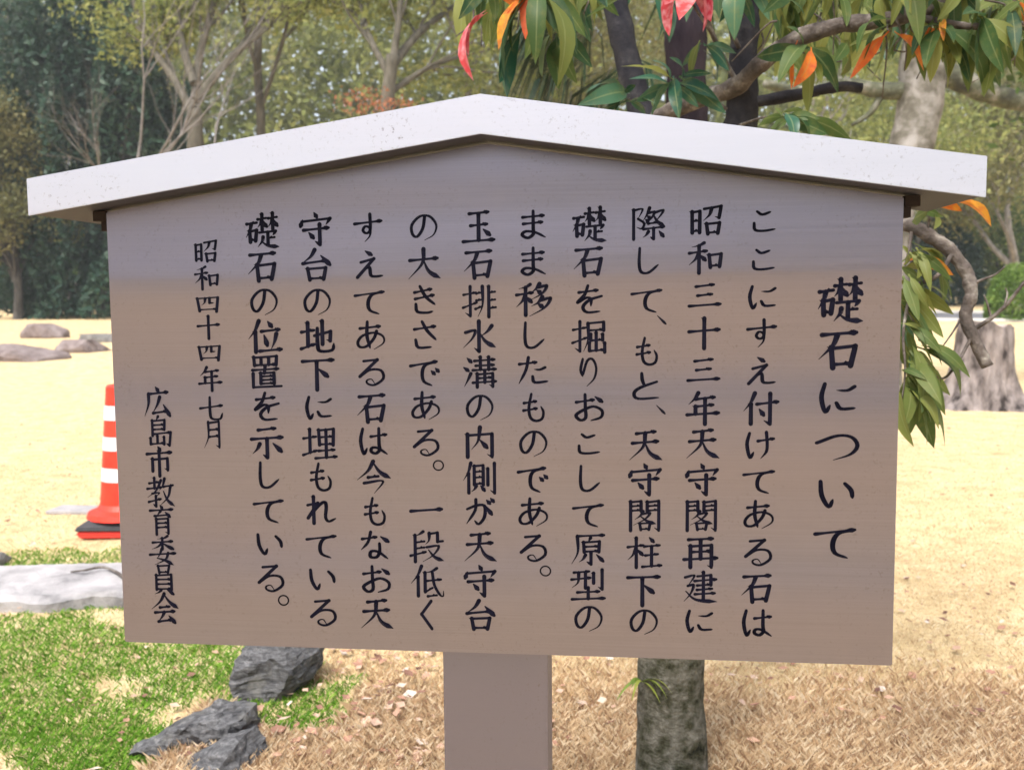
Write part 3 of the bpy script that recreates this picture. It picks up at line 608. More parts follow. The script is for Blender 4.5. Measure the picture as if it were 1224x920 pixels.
# dark evergreens, left: built below with the dense bushes
EG = 'dark evergreens at the left edge'
tree('bare_tree', 'leafless pale grey tree with fine fanning twigs above the left end of the roof', 150, 25, 15, .12, 25, M_lf_olive, M_bare, 5, .62, .30, 0, trunks=2, lean=(.12, 0), kids=(2, 4), up=.1)
tree('bare_tree', 'leafless grey tree at the far left edge with twigs reaching over the dark evergreens', 82, 47, 20, .12, 61, M_lf_olive, M_bare, 5, .85, .34, 0, lean=(.10, 0), kids=(3, 4), up=.05, wig=.24, trunks=2)
def maple():
    Y = 27; x = at(450, 357, Y).x; z = terrain(x, Y); o = empty('maple_tree', (x, Y, z), 'orange-red maple top showing just over the left roof slope', 'tree')
    rng = random.Random(26); tips = [at(px, py, Y + rng.uniform(-.6, .6)) for px, py in ((418, 124), (428, 116), (440, 119), (452, 124), (464, 122), (476, 127), (486, 131), (450, 145), (425, 150), (475, 150), (440, 165), (460, 170))]
    tb = Tubes(); tb.add([(x, Y, z - .1), (x + .1, Y, z + 1.4), (x, Y, z + 3.2)], [.12, .09, .07], 8)
    for q in tips: tb.add(spline([(x, Y, z + 2.6), ((x + q.x) / 2, Y, (z + 3 + q.z) / 2), tuple(q)], 4), np.linspace(.05, .012, 9), 5)
    tb.build('trunk', M_bark_dark, o); clumps('crown', tips, 48, .22, .055, M_lf_red, o, 26)
maple()

def bush(name, label, px, Y, rx, ry, rz, n, leaf, mat, seed, cat='bush', group=None, lump=.25, zoff=0.0, stems=5):
    rng = np.random.default_rng(seed); x = at(px, 357, Y).x; z = terrain(x, Y)
    o = empty(name, (x, Y, z), label, cat, group)
    u = rng.normal(size=(n, 3)); u[:, 2] = np.abs(u[:, 2]) * 1.0; u /= np.linalg.norm(u, axis=1, keepdims=True)
    lum = np.array([mnoise.noise(Vector(tuple(q * 2.3)) + Vector((seed, 0, 0))) + .5 * mnoise.noise(Vector(tuple(q * 5.5)) + Vector((0, seed, 0))) for q in u])
    r = (1 + lump * lum) * (.72 + .28 * rng.random(n) ** .5)
    P = np.array((x, Y, z + zoff + .05)) + u * r[:, None] * np.array((rx, ry, rz))
    V, Fc, t = leaf_quads(P, leaf, rng); t = t * .6 + .4 * np.repeat(np.clip(lum + .5, 0, 1), 4)
    from_np('foliage', V, Fc, mat, o, tint=t)
    tb = Tubes(); rr = random.Random(seed)
    for k in range(stems):
        a = rr.uniform(0, 6.28); tb.add([(x, Y, z - .1), (x + .3 * rx * math.cos(a), Y + .3 * ry * math.sin(a), z + zoff + rz * .35), (x + .6 * rx * math.cos(a), Y + .6 * ry * math.sin(a), z + zoff + rz * .75)], [.06 * rz ** .5, .04 * rz ** .5, .01], 5)
    tb.build('stem', M_bark_dark, o); return o
bush('evergreen_tree', 'tall dark evergreen at the far left edge of the lawn', -30, 60, 4.6, 3.5, 21, 60000, .15, M_lf_dark, 21, 'tree', EG, .75)
bush('evergreen_tree', 'dark blue-green evergreen standing behind the bare grey tree', 120, 42, 3.8, 3.0, 15, 45000, .15, M_lf_dark, 22, 'tree', EG, .75)
bush('evergreen_tree', 'dark evergreen between the bare tree and the forked trunk', 215, 64, 3.0, 2.6, 11, 30000, .15, M_lf_dark, 23, 'tree', EG, .75)
def olive():
    x = at(20, 357, 40).x; Y = 40; z = terrain(x, Y); rng = random.Random(24)
    o = empty('olive_tree', (x, Y, z), 'yellowish olive bushy tree at the left edge in front of dark evergreens', 'tree')
    tips = []; tb = Tubes()
    for k in range(46):
        c = Vector((x + rng.gauss(0, .9), Y + rng.gauss(0, .9), z + rng.uniform(3.2, 8.6))); tips.append(c)
        tb.add(spline([(x, Y, z + 1.2 + rng.random()), ((x + c.x) / 2, (Y + c.y) / 2, (z + c.z) / 2 + .8), tuple(c)], 4), np.linspace(.07, .015, 9), 5)
    tb.add(spline([(x, Y, z - .1), (x + .1, Y, z + 1.5), (x, Y, z + 3)], 4), np.linspace(.2, .1, 9), 8)
    tb.build('trunk', M_bark_dark, o); clumps('crown', tips, 420, .48, .09, M_lf_olive, o, 24)
olive()
bush('evergreen_bush', 'low near-black evergreen bush under the dark trees at the left edge', -20, 56, 3.6, 2, 4.6, 12000, .15, M_lf_dark, 31)
bush('evergreen_bush', 'rounded dark green bush at the lawn edge left of the clipped hedge', 72, 55, 2.1, 1.6, 3.6, 9000, .13, M_lf_dark, 32)
bush('hedge', 'bright green clipped hedge just left of the steel board', 112, 53, 1.5, 1.0, 2.7, 9000, .08, M_lf_bright, 33, 'hedge', lump=.12)
bush('round_bush', 'clipped round green bush at the right edge beside the path', 1216, 31, .95, .95, 1.75, 9000, .055, M_lf_bright, 34, lump=.10)
SH = 'dark shrubs beyond the path'
bush('shrub', 'dark green shrub right beside the steel board under the roof end', 1120, 48, 2.2, 1.5, 4.4, 8000, .12, M_lf_dark, 35, group=SH)
bush('shrub', 'dark green shrub beyond the path above the round clipped bush', 1205, 50, 2.6, 1.5, 5.2, 9000, .12, M_lf_mid, 36, group=SH)

def woods():
    """a closed belt of wood far off, one mass"""
    rng = np.random.default_rng(77); V = []; n = 230000
    x = rng.uniform(-75, 75, n); y = rng.uniform(66, 84, n)
    top = np.array([24 + 5.5 * mnoise.noise(Vector((a * .12, b * .1, 0))) + 2 * mnoise.noise(Vector((a * .5, b * .3, 5))) for a, b in zip(x, y)])
    z = 1 + top * rng.random(n) ** .9
    m2 = 60000; th = rng.uniform(.0, 2 * np.pi, m2); rr = rng.uniform(30, 40, m2)      # unseen wood on the other sides, added to dim the panel's reflections
    ok = np.sin(th) < .25; th, rr = th[ok], rr[ok]
    x2 = rr * np.cos(th) * 1.7; y2 = rr * np.sin(th) + 8; z2 = GROUND + (11 + 3 * np.sin(th * 9) + 2 * np.sin(th * 23)) * rng.random(len(th)) ** .8
    keep = (np.abs(x2) > .62 * y2 + 8) | (y2 < 2)
    x, y, z = np.concatenate([x, x2[keep]]), np.concatenate([y, y2[keep]]), np.concatenate([z, z2[keep]])
    P = np.stack([x, y, z], 1) + rng.normal(size=(len(x), 3)) * .2
    V, Fc, t = leaf_quads(P, .33, rng)
    t = t * .5 + .5 * np.repeat(np.clip([.5 + mnoise.noise(Vector(tuple(q * .3))) for q in P], 0, 1), 4)
    tag(from_np('woodland', V, Fc, M_lf_camphor, tint=t), 'soft green mass of distant woodland closing the view behind the lawn', 'woodland', kind='stuff')
woods()

# big pale mottled trunk, upper right
def mottled():
    Y = 12.0; o = empty('mottled_tree', on_ground(1062, 470) * 1.0, 'large pale mottled trunk with mossy side limbs rising behind the right roof slope', 'tree')
    o.location = (at(1055, 357, Y).x, Y, terrain(0, Y)); rng = random.Random(5)
    a = lambda px, py, y=Y: at(px, py, y)
    tb = Tubes(); base = Vector(o.location)
    pts = [base + Vector((-.08, 0, -.2)), base + Vector((-.02, 0, .6)), a(1066, 250), a(1088, 180), a(1100, 120), a(1104, 70), a(1112, 0), a(1118, -120)]
    tb.add(spline(pts, 4), list(np.interp(np.linspace(0, 1, 29), [0, .1, .4, .7, 1], [.36, .27, .25, .27, .2])), 14, .03, rng)
    tb.build('trunk', M_bark_pale, o)
    lb = Tubes()
    lb.add(spline([a(1108, 88), a(1140, 92), a(1175, 108), a(1230, 122), a(1300, 110)], 5), np.linspace(.16, .10, 21), 9, .08, rng)
    lb.add(spline([a(1095, 108), a(1050, 108), a(1005, 100), a(960, 110, 11.5), a(915, 100, 11.2)], 5), np.linspace(.11, .05, 21), 8, .08, rng)
    lb.add(spline([a(1055, 110), a(1040, 135), a(1018, 150)], 4), np.linspace(.05, .02, 9), 6, .08, rng)
    lb.add(spline([a(1008, 102), a(1000, 60), a(1012, 10), a(1000, -60)], 4), np.linspace(.06, .02, 13), 6, .08, rng)
    lb.build('limb', noisy('mossy_bark', ((.35, (.05, .05, .04)), (.5, (.10, .105, .07)), (.62, (.22, .21, .18)), (.8, (.08, .09, .045))), 6, 6, .95, .7, .02, 30), o)
    tips = [a(x, y, Y + dy) for x, y, dy in ((1180, -60, 0), (1060, -80, .5), (1240, -30, 0), (1000, -90, -.4), (1120, -160, 0), (1290, 60, 0))]
    clumps('crown', tips, 320, .5, .08, M_lf_mid, o, 9)
mottled()
# dark trunk with hanging palm fronds, top centre
def palm():
    Y = 6.2; b = at(822, 357, Y); z = terrain(b.x, Y)
    o = empty('palm', (b.x, Y, z), 'dark fibrous palm trunk with hanging fronds behind the roof', 'palm'); rng = random.Random(8)
    tb = Tubes(); top = at(818, 8, Y)
    tb.add(spline([(b.x, Y, z - .1), (b.x + .02, Y, z + 1.2), tuple(top)], 9), [.12 + .012 * (i % 2) for i in range(19)], 12, .05, rng)
    tb.build('trunk', noisy('palm_fibre', ((.3, (.010, .007, .012)), (.7, (.035, .026, .032))), 9, 6, .95, .9, .02, 40, (1, 1, .25)), o)
    V, Fc, t = [], [], []
    for k in range(40):
        az = rng.uniform(0, 6.28); el = rng.uniform(-.2, 1.1)
        if k >= 22: az, el = rng.uniform(2.3, 4.0), rng.uniform(-.9, .1)
        L = rng.uniform(.5, .8)
        d = Vector((math.cos(az) * math.cos(el), math.sin(az) * math.cos(el), math.sin(el)))
        c = top + Vector((0, 0, .1)) + d * L
        for j in range(24):
            a2 = rng.uniform(-1.2, 1.2); s = Vector((-d.y, d.x, 0)).normalized()
            dd = (d * math.cos(a2) + s * math.sin(a2)).normalized(); ll = rng.uniform(.45, .7)
            p1 = c + dd * ll * .5; p2 = c + dd * ll * .75 + Vector((0, 0, -.30 * ll - .1)); w_ = s * .012
            i = len(V); V += [c, p1 - w_, p2, p1 + w_]; Fc.append((i, i + 1, i + 2, i + 3)); t += [rng.random()] * 4
    from_np('frond', [tuple(v) for v in V], Fc, leaf_mat('palm_fronds', ((0, (.010, .028, .018)), (1, (.04, .07, .035))), .2), o, tint=t)
palm()

# ------------------------------------------------------------------ the near tree behind the board
M_lf_g = leaf_mat('laurel_leaves', ((0, (.022, .060, .028)), (.35, (.05, .095, .028)), (.7, (.105, .145, .04)), (1, (.20, .215, .055))), .42, .5, rib=True)
M_lf_dg = leaf_mat('dark_laurel_leaves', ((0, (.012, .055, .035)), (.6, (.03, .095, .055)), (1, (.08, .16, .09))), .2, .35, rib=True)
M_lf_or = leaf_mat('orange_leaves', ((0, (.62, .11, .035)), (.5, (.68, .22, .03)), (1, (.66, .36, .04))), .4, .5, (60, (.50, .085, .04)), rib=True)
M_lf_rd = leaf_mat('red_leaves', ((0, (.40, .03, .055)), (1, (.52, .055, .06))), .3, .5, (60, (.62, .30, .33)))
M_branch = noisy('branch_bark', ((.3, (.045, .038, .034)), (.50, (.10, .084, .076)), (.6, (.17, .15, .135)), (.7, (.30, .285, .25)), (.8, (.08, .075, .06))), 26, 8, .9, 1.0, .006, 90)
M_limb = noisy('dark_limb_bark', ((.3, (.012, .012, .017)), (.6, (.032, .031, .036)), (.8, (.075, .072, .068))), 24, 6, .9, .7, .004, 120)
M_moss = noisy('mossy_trunk_bark', ((.32, (.012, .013, .010)), (.40, (.045, .045, .028)), (.49, (.085, .083, .066)), (.60, (.135, .128, .11)), (.69, (.20, .195, .175)), (.78, (.05, .075, .018)), (.87, (.03, .03, .02))), 30, 9, .95, 1.0, .014, 90)
def near_tree():
    rng = random.Random(3); g = on_ground(802, 950); YB = g.y
    o = empty('laurel_tree', g, 'broadleaf tree with mossy trunk below the board and long drooping green, orange and red leaves', 'tree')
    a = lambda px, py, y=2.55: at(px, py, y)
    tb = Tubes()
    pts = spline([g + Vector((.0, 0, -.25)), g + Vector((0, 0, .03)), at(802, 850, YB), at(803, 760, YB), at(815, 600, YB), at(835, 450, 2.6), at(860, 300, 2.58)], 6)
    tb.add(pts, list(np.interp(np.linspace(0, 1, len(pts)), [0, .2, .35, .6, 1], [.12, .092, .083, .08, .062])), 18, .035, rng)
    tb.build('trunk', M_moss, o)
    def br(name, pts, r0, r1, mat, n=9, k=7):
        b = Tubes(); s = spline(pts, k); rr_ = np.linspace(r0, r1, len(s)) * np.array([1 + (.16 * mnoise.noise(Vector((i * .45, r0 * 900, 0))) if r0 > .009 else 0) for i in range(len(s))]); b.add(s, rr_, n, .09, rng); return b.build(name, mat, o)
    br('branch', [a(862, 310, 2.58), a(878, 200), a(886, 140), a(889, 60), a(894, -20), a(900, -120)], .050, .028, M_limb)
    br('branch', [a(850, 380, 2.59), a(800, 240, 2.65), a(768, 140, 2.75), a(752, 80, 2.8), a(735, 0, 2.85), a(720, -90, 2.9)], .046, .030, M_limb)
    br('branch', [a(772, 150, 2.74), a(826, 122, 2.64), a(876, 106, 2.52), a(905, 80, 2.45), a(945, 50, 2.42), a(1000, 31, 2.4), a(1060, 24, 2.38), a(1100, 14, 2.36), a(1150, -10, 2.35), a(1230, -50, 2.3)], .026, .014, M_branch)
    br('branch', [a(1060, 24, 2.38), a(1085, 5, 2.38), a(1085, -60, 2.4)], .014, .008, M_branch)
    br('branch', [a(1085, 20, 2.37), a(1130, 28, 2.33), a(1170, 32, 2.3), a(1240, 28, 2.28)], .011, .006, M_branch)
    br('branch', [a(1030, 105, 2.5), a(1000, 104, 2.5), a(960, 112, 2.52), a(886, 125, 2.55)], .012, .016, M_limb)
    # low branch right of the board, ending in a cut stub
    br('branch', [a(862, 330, 2.58), a(960, 262, 2.45), a(1040, 256, 2.3), a(1088, 270, 2.2), a(1112, 283, 2.18), a(1136, 300, 2.17), a(1155, 326, 2.16), a(1161, 352, 2.15), a(1154, 378, 2.15), a(1164, 404, 2.14), a(1180, 438, 2.13)], .017, .0125, M_branch, 11)
    tw = lambda pts, r=.004, r1=.0015: br('twig', pts, r, r1, M_branch, 5, 4)
    tw([a(1162, 395, 2.15), a(1185, 380, 2.13), a(1205, 362, 2.12), a(1224, 338, 2.1), a(1240, 325, 2.1)], .0055, .003)
    tw([a(1200, 368, 2.12), a(1204, 352, 2.12), a(1202, 344, 2.12)], .003)
    tw([a(1185, 380, 2.13), a(1180, 362, 2.13), a(1176, 352, 2.13)], .0035)
    tw([a(1156, 345, 2.15), a(1172, 335, 2.14), a(1190, 328, 2.13), a(1202, 318, 2.12)], .004)
    tw([a(1150, 378, 2.15), a(1140, 395, 2.15), a(1126, 415, 2.16)], .003)
    tw([a(1108, 284, 2.18), a(1110, 266, 2.17), a(1112, 250, 2.15)], .004)
    groups = {'g': [], 'dg': [], 'or': [], 'rd': []}
    tint_range = [0, 1]
    def leaf(kind, b, tip, wid=.26, droop=.12, roll=None):
        groups[kind].append((b, tip, wid, droop, rng.uniform(-1.5, 1.5) if roll is None else roll, tint_range[0] + (tint_range[1] - tint_range[0]) * rng.random()))
    def whorl(px, py, Y, kind, leaves, wid=.26):
        c = at(px, py, Y)
        for q in leaves:
            k = q[2] if len(q) > 2 else kind
            leaf(k, c + Vector((rng.uniform(-.014, .014), rng.uniform(-.02, .02), rng.uniform(-.006, .022))), at(q[0], q[1], Y + (q[3] if len(q) > 3 else rng.uniform(-.09, .06))), wid * rng.uniform(.85, 1.15))
    # dark whorls over the roof, centre
    tw([a(868, 130, 2.5), a(830, 105, 2.42), a(806, 96, 2.38)], .005)
    whorl(806, 100, 2.38, 'dg', [(752, 92), (760, 118), (778, 138), (835, 126), (860, 118), (850, 86), (800, 66), (778, 70), (812, 140), (868, 132), (742, 76, 'g')])
    tw([a(770, 130, 2.45), a(750, 118, 2.4)], .004)
    whorl(748, 120, 2.4, 'dg', [(690, 122), (700, 108), (722, 130), (735, 140), (772, 138), (784, 122), (716, 136), (760, 100)])
    whorl(838, 60, 2.45, 'dg', [(872, 82), (855, 100), (815, 78), (880, 62), (826, 92, 'g')])
    # top left group
    tw([a(735, -40, 2.4), a(690, -10, 2.3), a(660, 0, 2.25), a(640, 5, 2.22)], .006)
    tw([a(640, 5, 2.22), a(610, -6, 2.2), a(580, -12, 2.2)], .004)
    whorl(640, -8, 2.22, 'g', [(612, 58), (606, 112, 'dg'), (640, 72), (666, 98), (690, 60), (660, 48, 'g'), (628, 44, 'or'), (596, 56, 'or'), (602, 24, 'or'), (700, 40)])
    whorl(582, -16, 2.2, 'g', [(562, 40), (572, 28), (590, 30), (548, 20), (640, 14, 'or')])
    whorl(575, 20, 2.19, 'rd', [(566, 92), (560, 64)], .32)
    whorl(622, 40, 2.23, 'dg', [(606, 114), (597, 96)], .3)
    whorl(668, 40, 2.3, 'g', [(668, 104), (648, 88), (690, 96), (708, 78)], .34)
    # pink-red leaves near the top centre
    tw([a(888, 20, 2.5), a(860, -8, 2.4), a(830, -18, 2.35)], .005)
    tw([a(876, 90, 2.5), a(850, 40, 2.42), a(828, 5, 2.36), a(818, -20, 2.35)], .005)
    whorl(822, -26, 2.35, 'rd', [(800, 40), (812, 20), (850, 22), (840, 34), (792, 4)], .36)
    whorl(880, -30, 2.4, 'dg', [(902, 30), (878, 44), (920, 22), (860, 20), (700, 12, 'g')], .3)
    # along the rising branch
    tw([a(940, 52, 2.42), a(952, 60, 2.38), a(962, 64, 2.36)], .004)
    whorl(962, 64, 2.36, 'g', [(966, 132), (1002, 108), (948, 102, 'or'), (930, 96), (982, 98), (1000, 88), (905, 64), (940, 30)], .30)
    whorl(955, 58, 2.37, 'or', [(946, 104)], .28)
    tw([a(1062, 24, 2.38), a(1060, 34, 2.36), a(1064, 38, 2.35)], .004)
    whorl(1064, 36, 2.35, 'g', [(1016, 90, 'or'), (1024, 60), (1104, 82, 'or'), (1006, 84), (1008, 58), (1040, 12), (1032, 70, 'g')], .27)
    whorl(1010, 55, 2.36, 'g', [(1004, 88), (998, 72)], .4)
    whorl(1118, 34, 2.33, 'g', [(1100, 40, 'or'), (1128, 48, 'or'), (1106, 78), (1132, 104), (1148, 74), (1160, 96), (1176, 110), (1140, 48), (1090, 64), (1112, 96)], .27)
    whorl(1172, 26, 2.3, 'g', [(1176, 112), (1200, 84), (1204, 62), (1158, 60), (1190, 40), (1216, 48), (1224, 70), (1150, 14), (1196, 100), (1168, 84)], .25)
    whorl(1216, 8, 2.28, 'g', [(1200, 44), (1232, 62), (1214, 64), (1180, 32), (1226, 44, 'or')], .25)
    whorl(1140, -16, 2.33, 'g', [(1120, 22), (1142, 44), (1160, 30), (1108, 8), (1172, 14), (1128, 50)], .27)
    whorl(1000, -14, 2.4, 'g', [(984, 22), (1012, 30), (1030, 14), (972, 8), (960, 28), (1002, 44)], .27)
    whorl(940, -8, 2.42, 'g', [(924, 24), (946, 36), (962, 18), (912, 12), (934, 44)], .28)
    whorl(1064, -20, 2.38, 'g', [(1044, 14), (1080, 16), (1060, 30), (1096, 4)], .28)
    whorl(720, -20, 2.6, 'g', [(700, 30), (722, 24), (684, 14), (740, 16), (672, 26)], .28)
    # just over the right roof slope
    tw([a(884, 150, 2.5), a(915, 140, 2.3), a(940, 142, 2.2)], .004)
    whorl(942, 144, 2.2, 'g', [(905, 150), (918, 160), (968, 166), (990, 158), (960, 130), (926, 128), (1020, 166), (950, 168, 'dg'), (980, 140)], .30)
    tint_range[:] = [.45, 1]      # these leaves are yellower than the rest
    # right of the board
    whorl(1112, 250, 2.15, 'g', [(1090, 262), (1082, 246), (1098, 280), (1128, 258), (1116, 272), (1185, 268, 'or'), (1150, 250, 'or'), (1176, 256, 'or')], .34)
    tw([a(1090, 276, 2.19), a(1086, 300, 2.16), a(1082, 318, 2.14)], .005)
    whorl(1082, 320, 2.14, 'g', [(1120, 322, 'or'), (1140, 326, 'or'), (1105, 345), (1100, 300), (1128, 318), (1076, 290), (1096, 330)], .26)
    tw([a(1120, 420, 2.12), a(1100, 395, 2.1), a(1084, 372, 2.1)], .004)
    whorl(1072, 358, 2.1, 'g', [(1140, 372), (1136, 358), (1112, 400), (1118, 412), (1100, 390), (1128, 400), (1094, 430, 'dg')], .24)
    tw([a(1160, 405, 2.13), a(1140, 440, 2.1), a(1122, 452, 2.1), a(1098, 424, 2.08)], .004)
    whorl(1090, 416, 2.08, 'g', [(1160, 448), (1136, 468), (1126, 436), (1112, 480), (1098, 500), (1130, 492), (1084, 470, 'dg'), (1148, 470)], .22)
    whorl(1088, 452, 2.07, 'g', [(1108, 528), (1084, 520), (1092, 506), (1120, 470), (1078, 512), (1100, 488, 'dg')], .24)
    for k in range(26):      # fine side twigs through the foliage
        px, py, Y = rng.uniform(900, 1230), rng.uniform(-30, 40), rng.uniform(2.3, 2.7)
        tw([a(px, py, Y), a(px + rng.uniform(-30, 30), py + rng.uniform(5, 40), Y), a(px + rng.uniform(-60, 60), py + rng.uniform(20, 95), Y + .05)], .003)
    for k in range(8):
        px, py, Y = rng.uniform(560, 720), rng.uniform(-40, 10), rng.uniform(2.3, 2.7)
        tw([a(px, py, Y), a(px + rng.uniform(-20, 20), py + 25, Y), a(px + rng.uniform(-40, 40), py + rng.uniform(40, 80), Y)], .003)
    tw([a(888, 110, 2.54), a(860, 60, 2.5), a(838, 0, 2.45), a(830, -40, 2.4)], .008, .004); tw([a(890, 70, 2.54), a(872, 30, 2.5), a(866, -20, 2.45)], .007, .004)
    # thick hanging foliage along the top of the view
    for px in (925, 958, 985, 1022, 1048, 1092, 1110, 1135, 1160, 1185, 1205, 1222, 1150, 1196):
        py = rng.uniform(-30, 26); Y = rng.uniform(2.3, 2.75)
        whorl(px, py, Y, 'g', [(px + rng.uniform(-38, 38), py + rng.uniform(28, 88)) for _ in range(7)] + [(px + rng.uniform(-45, 45), py + rng.uniform(-10, 30)) for _ in range(3)], .24)
    for k in range(22):
        px, py, Y = rng.uniform(880, 1240), rng.uniform(-40, 55), rng.uniform(2.9, 3.7)
        whorl(px, py, Y, rng.choice(['g', 'g', 'dg']), [(px + rng.uniform(-30, 30), py + rng.uniform(10, 62)) for _ in range(7)], .25)
    for px in (700, 745, 785, 842, 868, 895):
        py = rng.uniform(-45, -12); Y = rng.uniform(2.5, 3.0)
        whorl(px, py, Y, 'dg', [(px + rng.uniform(-36, 36), py + rng.uniform(22, 66)) for _ in range(6)], .28)
    for px in (560, 600, 660, 690):
        py = rng.uniform(-40, 0); Y = rng.uniform(2.3, 2.6)
        whorl(px, py, Y, 'g', [(px + rng.uniform(-38, 38), py + rng.uniform(25, 80)) for _ in range(6)], .26)
    for px, py, Y in ((1080, 395, 2.06), (1086, 440, 2.05), (1076, 340, 2.08), (1092, 300, 2.1), (1082, 470, 2.05)):
        whorl(px, py, Y, 'g', [(px + rng.uniform(5, 48), py + rng.uniform(5, 62)) for _ in range(7)], .23)
    tw([a(1140, 300, 2.17), a(1120, 330, 2.12), a(1092, 345, 2.09), a(1080, 395, 2.06), a(1082, 440, 2.05), a(1078, 480, 2.05)], .006)
    tint_range[:] = [0, 1]
    # crown above the frame
    for k in range(70):
        px, py, Y = rng.uniform(520, 1330), rng.uniform(-330, -60), rng.uniform(2.2, 3.3)
        whorl(px, py, Y, rng.choice(['g', 'g', 'g', 'dg', 'or']) if rng.random() > .05 else 'rd', [(px + rng.uniform(-55, 55), py + rng.uniform(-25, 70)) for _ in range(6)])
    def lmesh(name, items, mat):
        V, Fc, t, rib = [], [], [], []
        for b, tip, wd, droop, roll, tn in items:
            ax = tip - b; L = ax.length; ax = ax / L
            side = ax.cross(Vector((0, -1, .35))); side.normalize(); nr = side.cross(ax)
            q = Matrix.Rotation(roll, 3, ax); side = q @ side; nr = q @ nr
            base = len(V); ns = 9; bend = droop * L * (1 if nr.z > 0 else -1) * (.4 + 1.5 * ((tn * 7.3) % 1)); hook = (tn * 5.1) % 1 * .16
            for i in range(ns + 1):
                u = i / ns; pet = .10
                wv = .0022 / L if u < pet else (math.sin(math.pi * ((u - pet) / (1 - pet)) ** .85) ** .8) * wd * .5
                if i == ns: wv = .002
                c = b + ax * (u * L) + nr * (bend * (math.sin(math.pi * u))) + Vector((0, 0, -.05 * L * u * u)) + side * (hook * L * (u * u - u))
                f = .25 + .16 * math.sin(8 * u + tn * 9); f2 = .25 + .16 * math.sin(7 * u + tn * 23 + 2)
                V += [c + side * (wv * L) + nr * (wv * L * f), c, c - side * (wv * L) + nr * (wv * L * f2)]
                t += [tn] * 3; rib.extend((0, 1, 0))
            for i in range(ns):
                r0 = base + 3 * i
                Fc += [(r0, r0 + 1, r0 + 4, r0 + 3), (r0 + 1, r0 + 2, r0 + 5, r0 + 4)]
        ob = from_np(name, [tuple(v) for v in V], Fc, mat, o, True, tint=t)
        at_ = ob.data.attributes.new('rib', 'FLOAT', 'POINT'); at_.data.foreach_set('value', np.asarray(rib, np.float32))
    lmesh('green_leaves', groups['g'], M_lf_g); lmesh('dark_leaves', groups['dg'], M_lf_dg)
    lmesh('orange_leaves', groups['or'], M_lf_or); lmesh('red_leaves', groups['rd'], M_lf_rd)
    return g
NT = near_tree()

# ferns rooted against the trunk
M_fern = leaf_mat('fern', ((0, (.07, .13, .02)), (.6, (.16, .24, .04)), (1, (.30, .33, .07))), .4)
def fern(px, py, Y, n, L, seed, label):
    rng = random.Random(seed); b = at(px, py, Y); o = empty('fern', b, label, 'fern', 'ferns around the mossy trunk'); V, Fc, t = [], [], []
    for k in range(n):
        az = rng.uniform(-2.9, -.2); l = L * rng.uniform(.6, 1.1); d = Vector((math.cos(az), math.sin(az) * .6, rng.uniform(.2, .9))).normalized()
        s = d.cross(Vector((0, 0, 1))).normalized(); tn = rng.random(); prev = None
        for i in range(9):
            u = i / 8; c = b + d * (l * u) + Vector((0, 0, -.75 * l * u * u)); wd = .0034 * math.sin(math.pi * (.12 + .88 * u)) + .0006
            i0 = len(V); V += [c - s * wd, c + s * wd + Vector((0, 0, .002))]; t += [tn] * 2
            if prev is not None: Fc.append((prev, prev + 1, i0 + 1, i0))
            prev = i0
    from_np('frond', [tuple(v) for v in V], Fc, M_fern, o, True, tint=t)
fern(772, 932, NT.y - .09, 16, .15, 1, 'larger tuft of fern at the left foot of the mossy trunk')
fern(806, 925, NT.y - .095, 9, .10, 2, 'small fern tuft on the front of the mossy trunk near the ground')
fern(768, 815, NT.y - .04, 9, .11, 3, 'few arching fern blades high on the left side of the mossy trunk')

# ------------------------------------------------------------------ stones, slab, rocks
def rock(name, label, c, size, seed, mat, cat='rock', group=None, rot=0, npts=14, rough=.03, flat_top=None, tilt=0.0):
    rng = random.Random(seed); bm = bmesh.new()
    for k in range(npts):
        v = Vector((rng.gauss(0, 1), rng.gauss(0, 1), rng.gauss(0, 1))).normalized()
        m = max(abs(v.x), abs(v.y), abs(v.z)); v = v * (.55 + .45 / m * .75)
        bm.verts.new((v.x * size[0] / 2, v.y * size[1] / 2, v.z * size[2] / 2))
    h = bmesh.ops.convex_hull(bm, input=bm.verts[:])
    bmesh.ops.delete(bm, geom=[v for v in bm.verts if not v.link_faces], context='VERTS')
    bmesh.ops.bevel(bm, geom=bm.edges[:], offset=min(size) * .06, segments=1, affect='EDGES')
    bmesh.ops.triangulate(bm, faces=bm.faces[:])
    for _ in range(3): bmesh.ops.subdivide_edges(bm, edges=[e for e in bm.edges if e.calc_length() > max(size) / 22], cuts=1, use_grid_fill=True)
    bmesh.ops.triangulate(bm, faces=bm.faces[:])
    mx = max(size)
    for v in bm.verts:
        q = v.co / mx
        n_ = mnoise.noise(q * 4 + Vector((seed, 0, 0))) + .5 * mnoise.noise(q * 11 + Vector((0, seed, 0))) + .3 * mnoise.noise(q * 27)
        v.co += v.co.normalized() * n_ * rough * mx
        if flat_top is not None and v.co.z > flat_top: v.co.z = flat_top + (v.co.z - flat_top) * .12
    bmesh.ops.transform(bm, matrix=Matrix.Translation(c) @ Matrix.Rotation(rot, 4, 'Z') @ Matrix.Rotation(tilt, 4, 'Y'), verts=bm.verts[:])
    o = from_bm(name, bm, mat); return tag(o, label, cat, group)
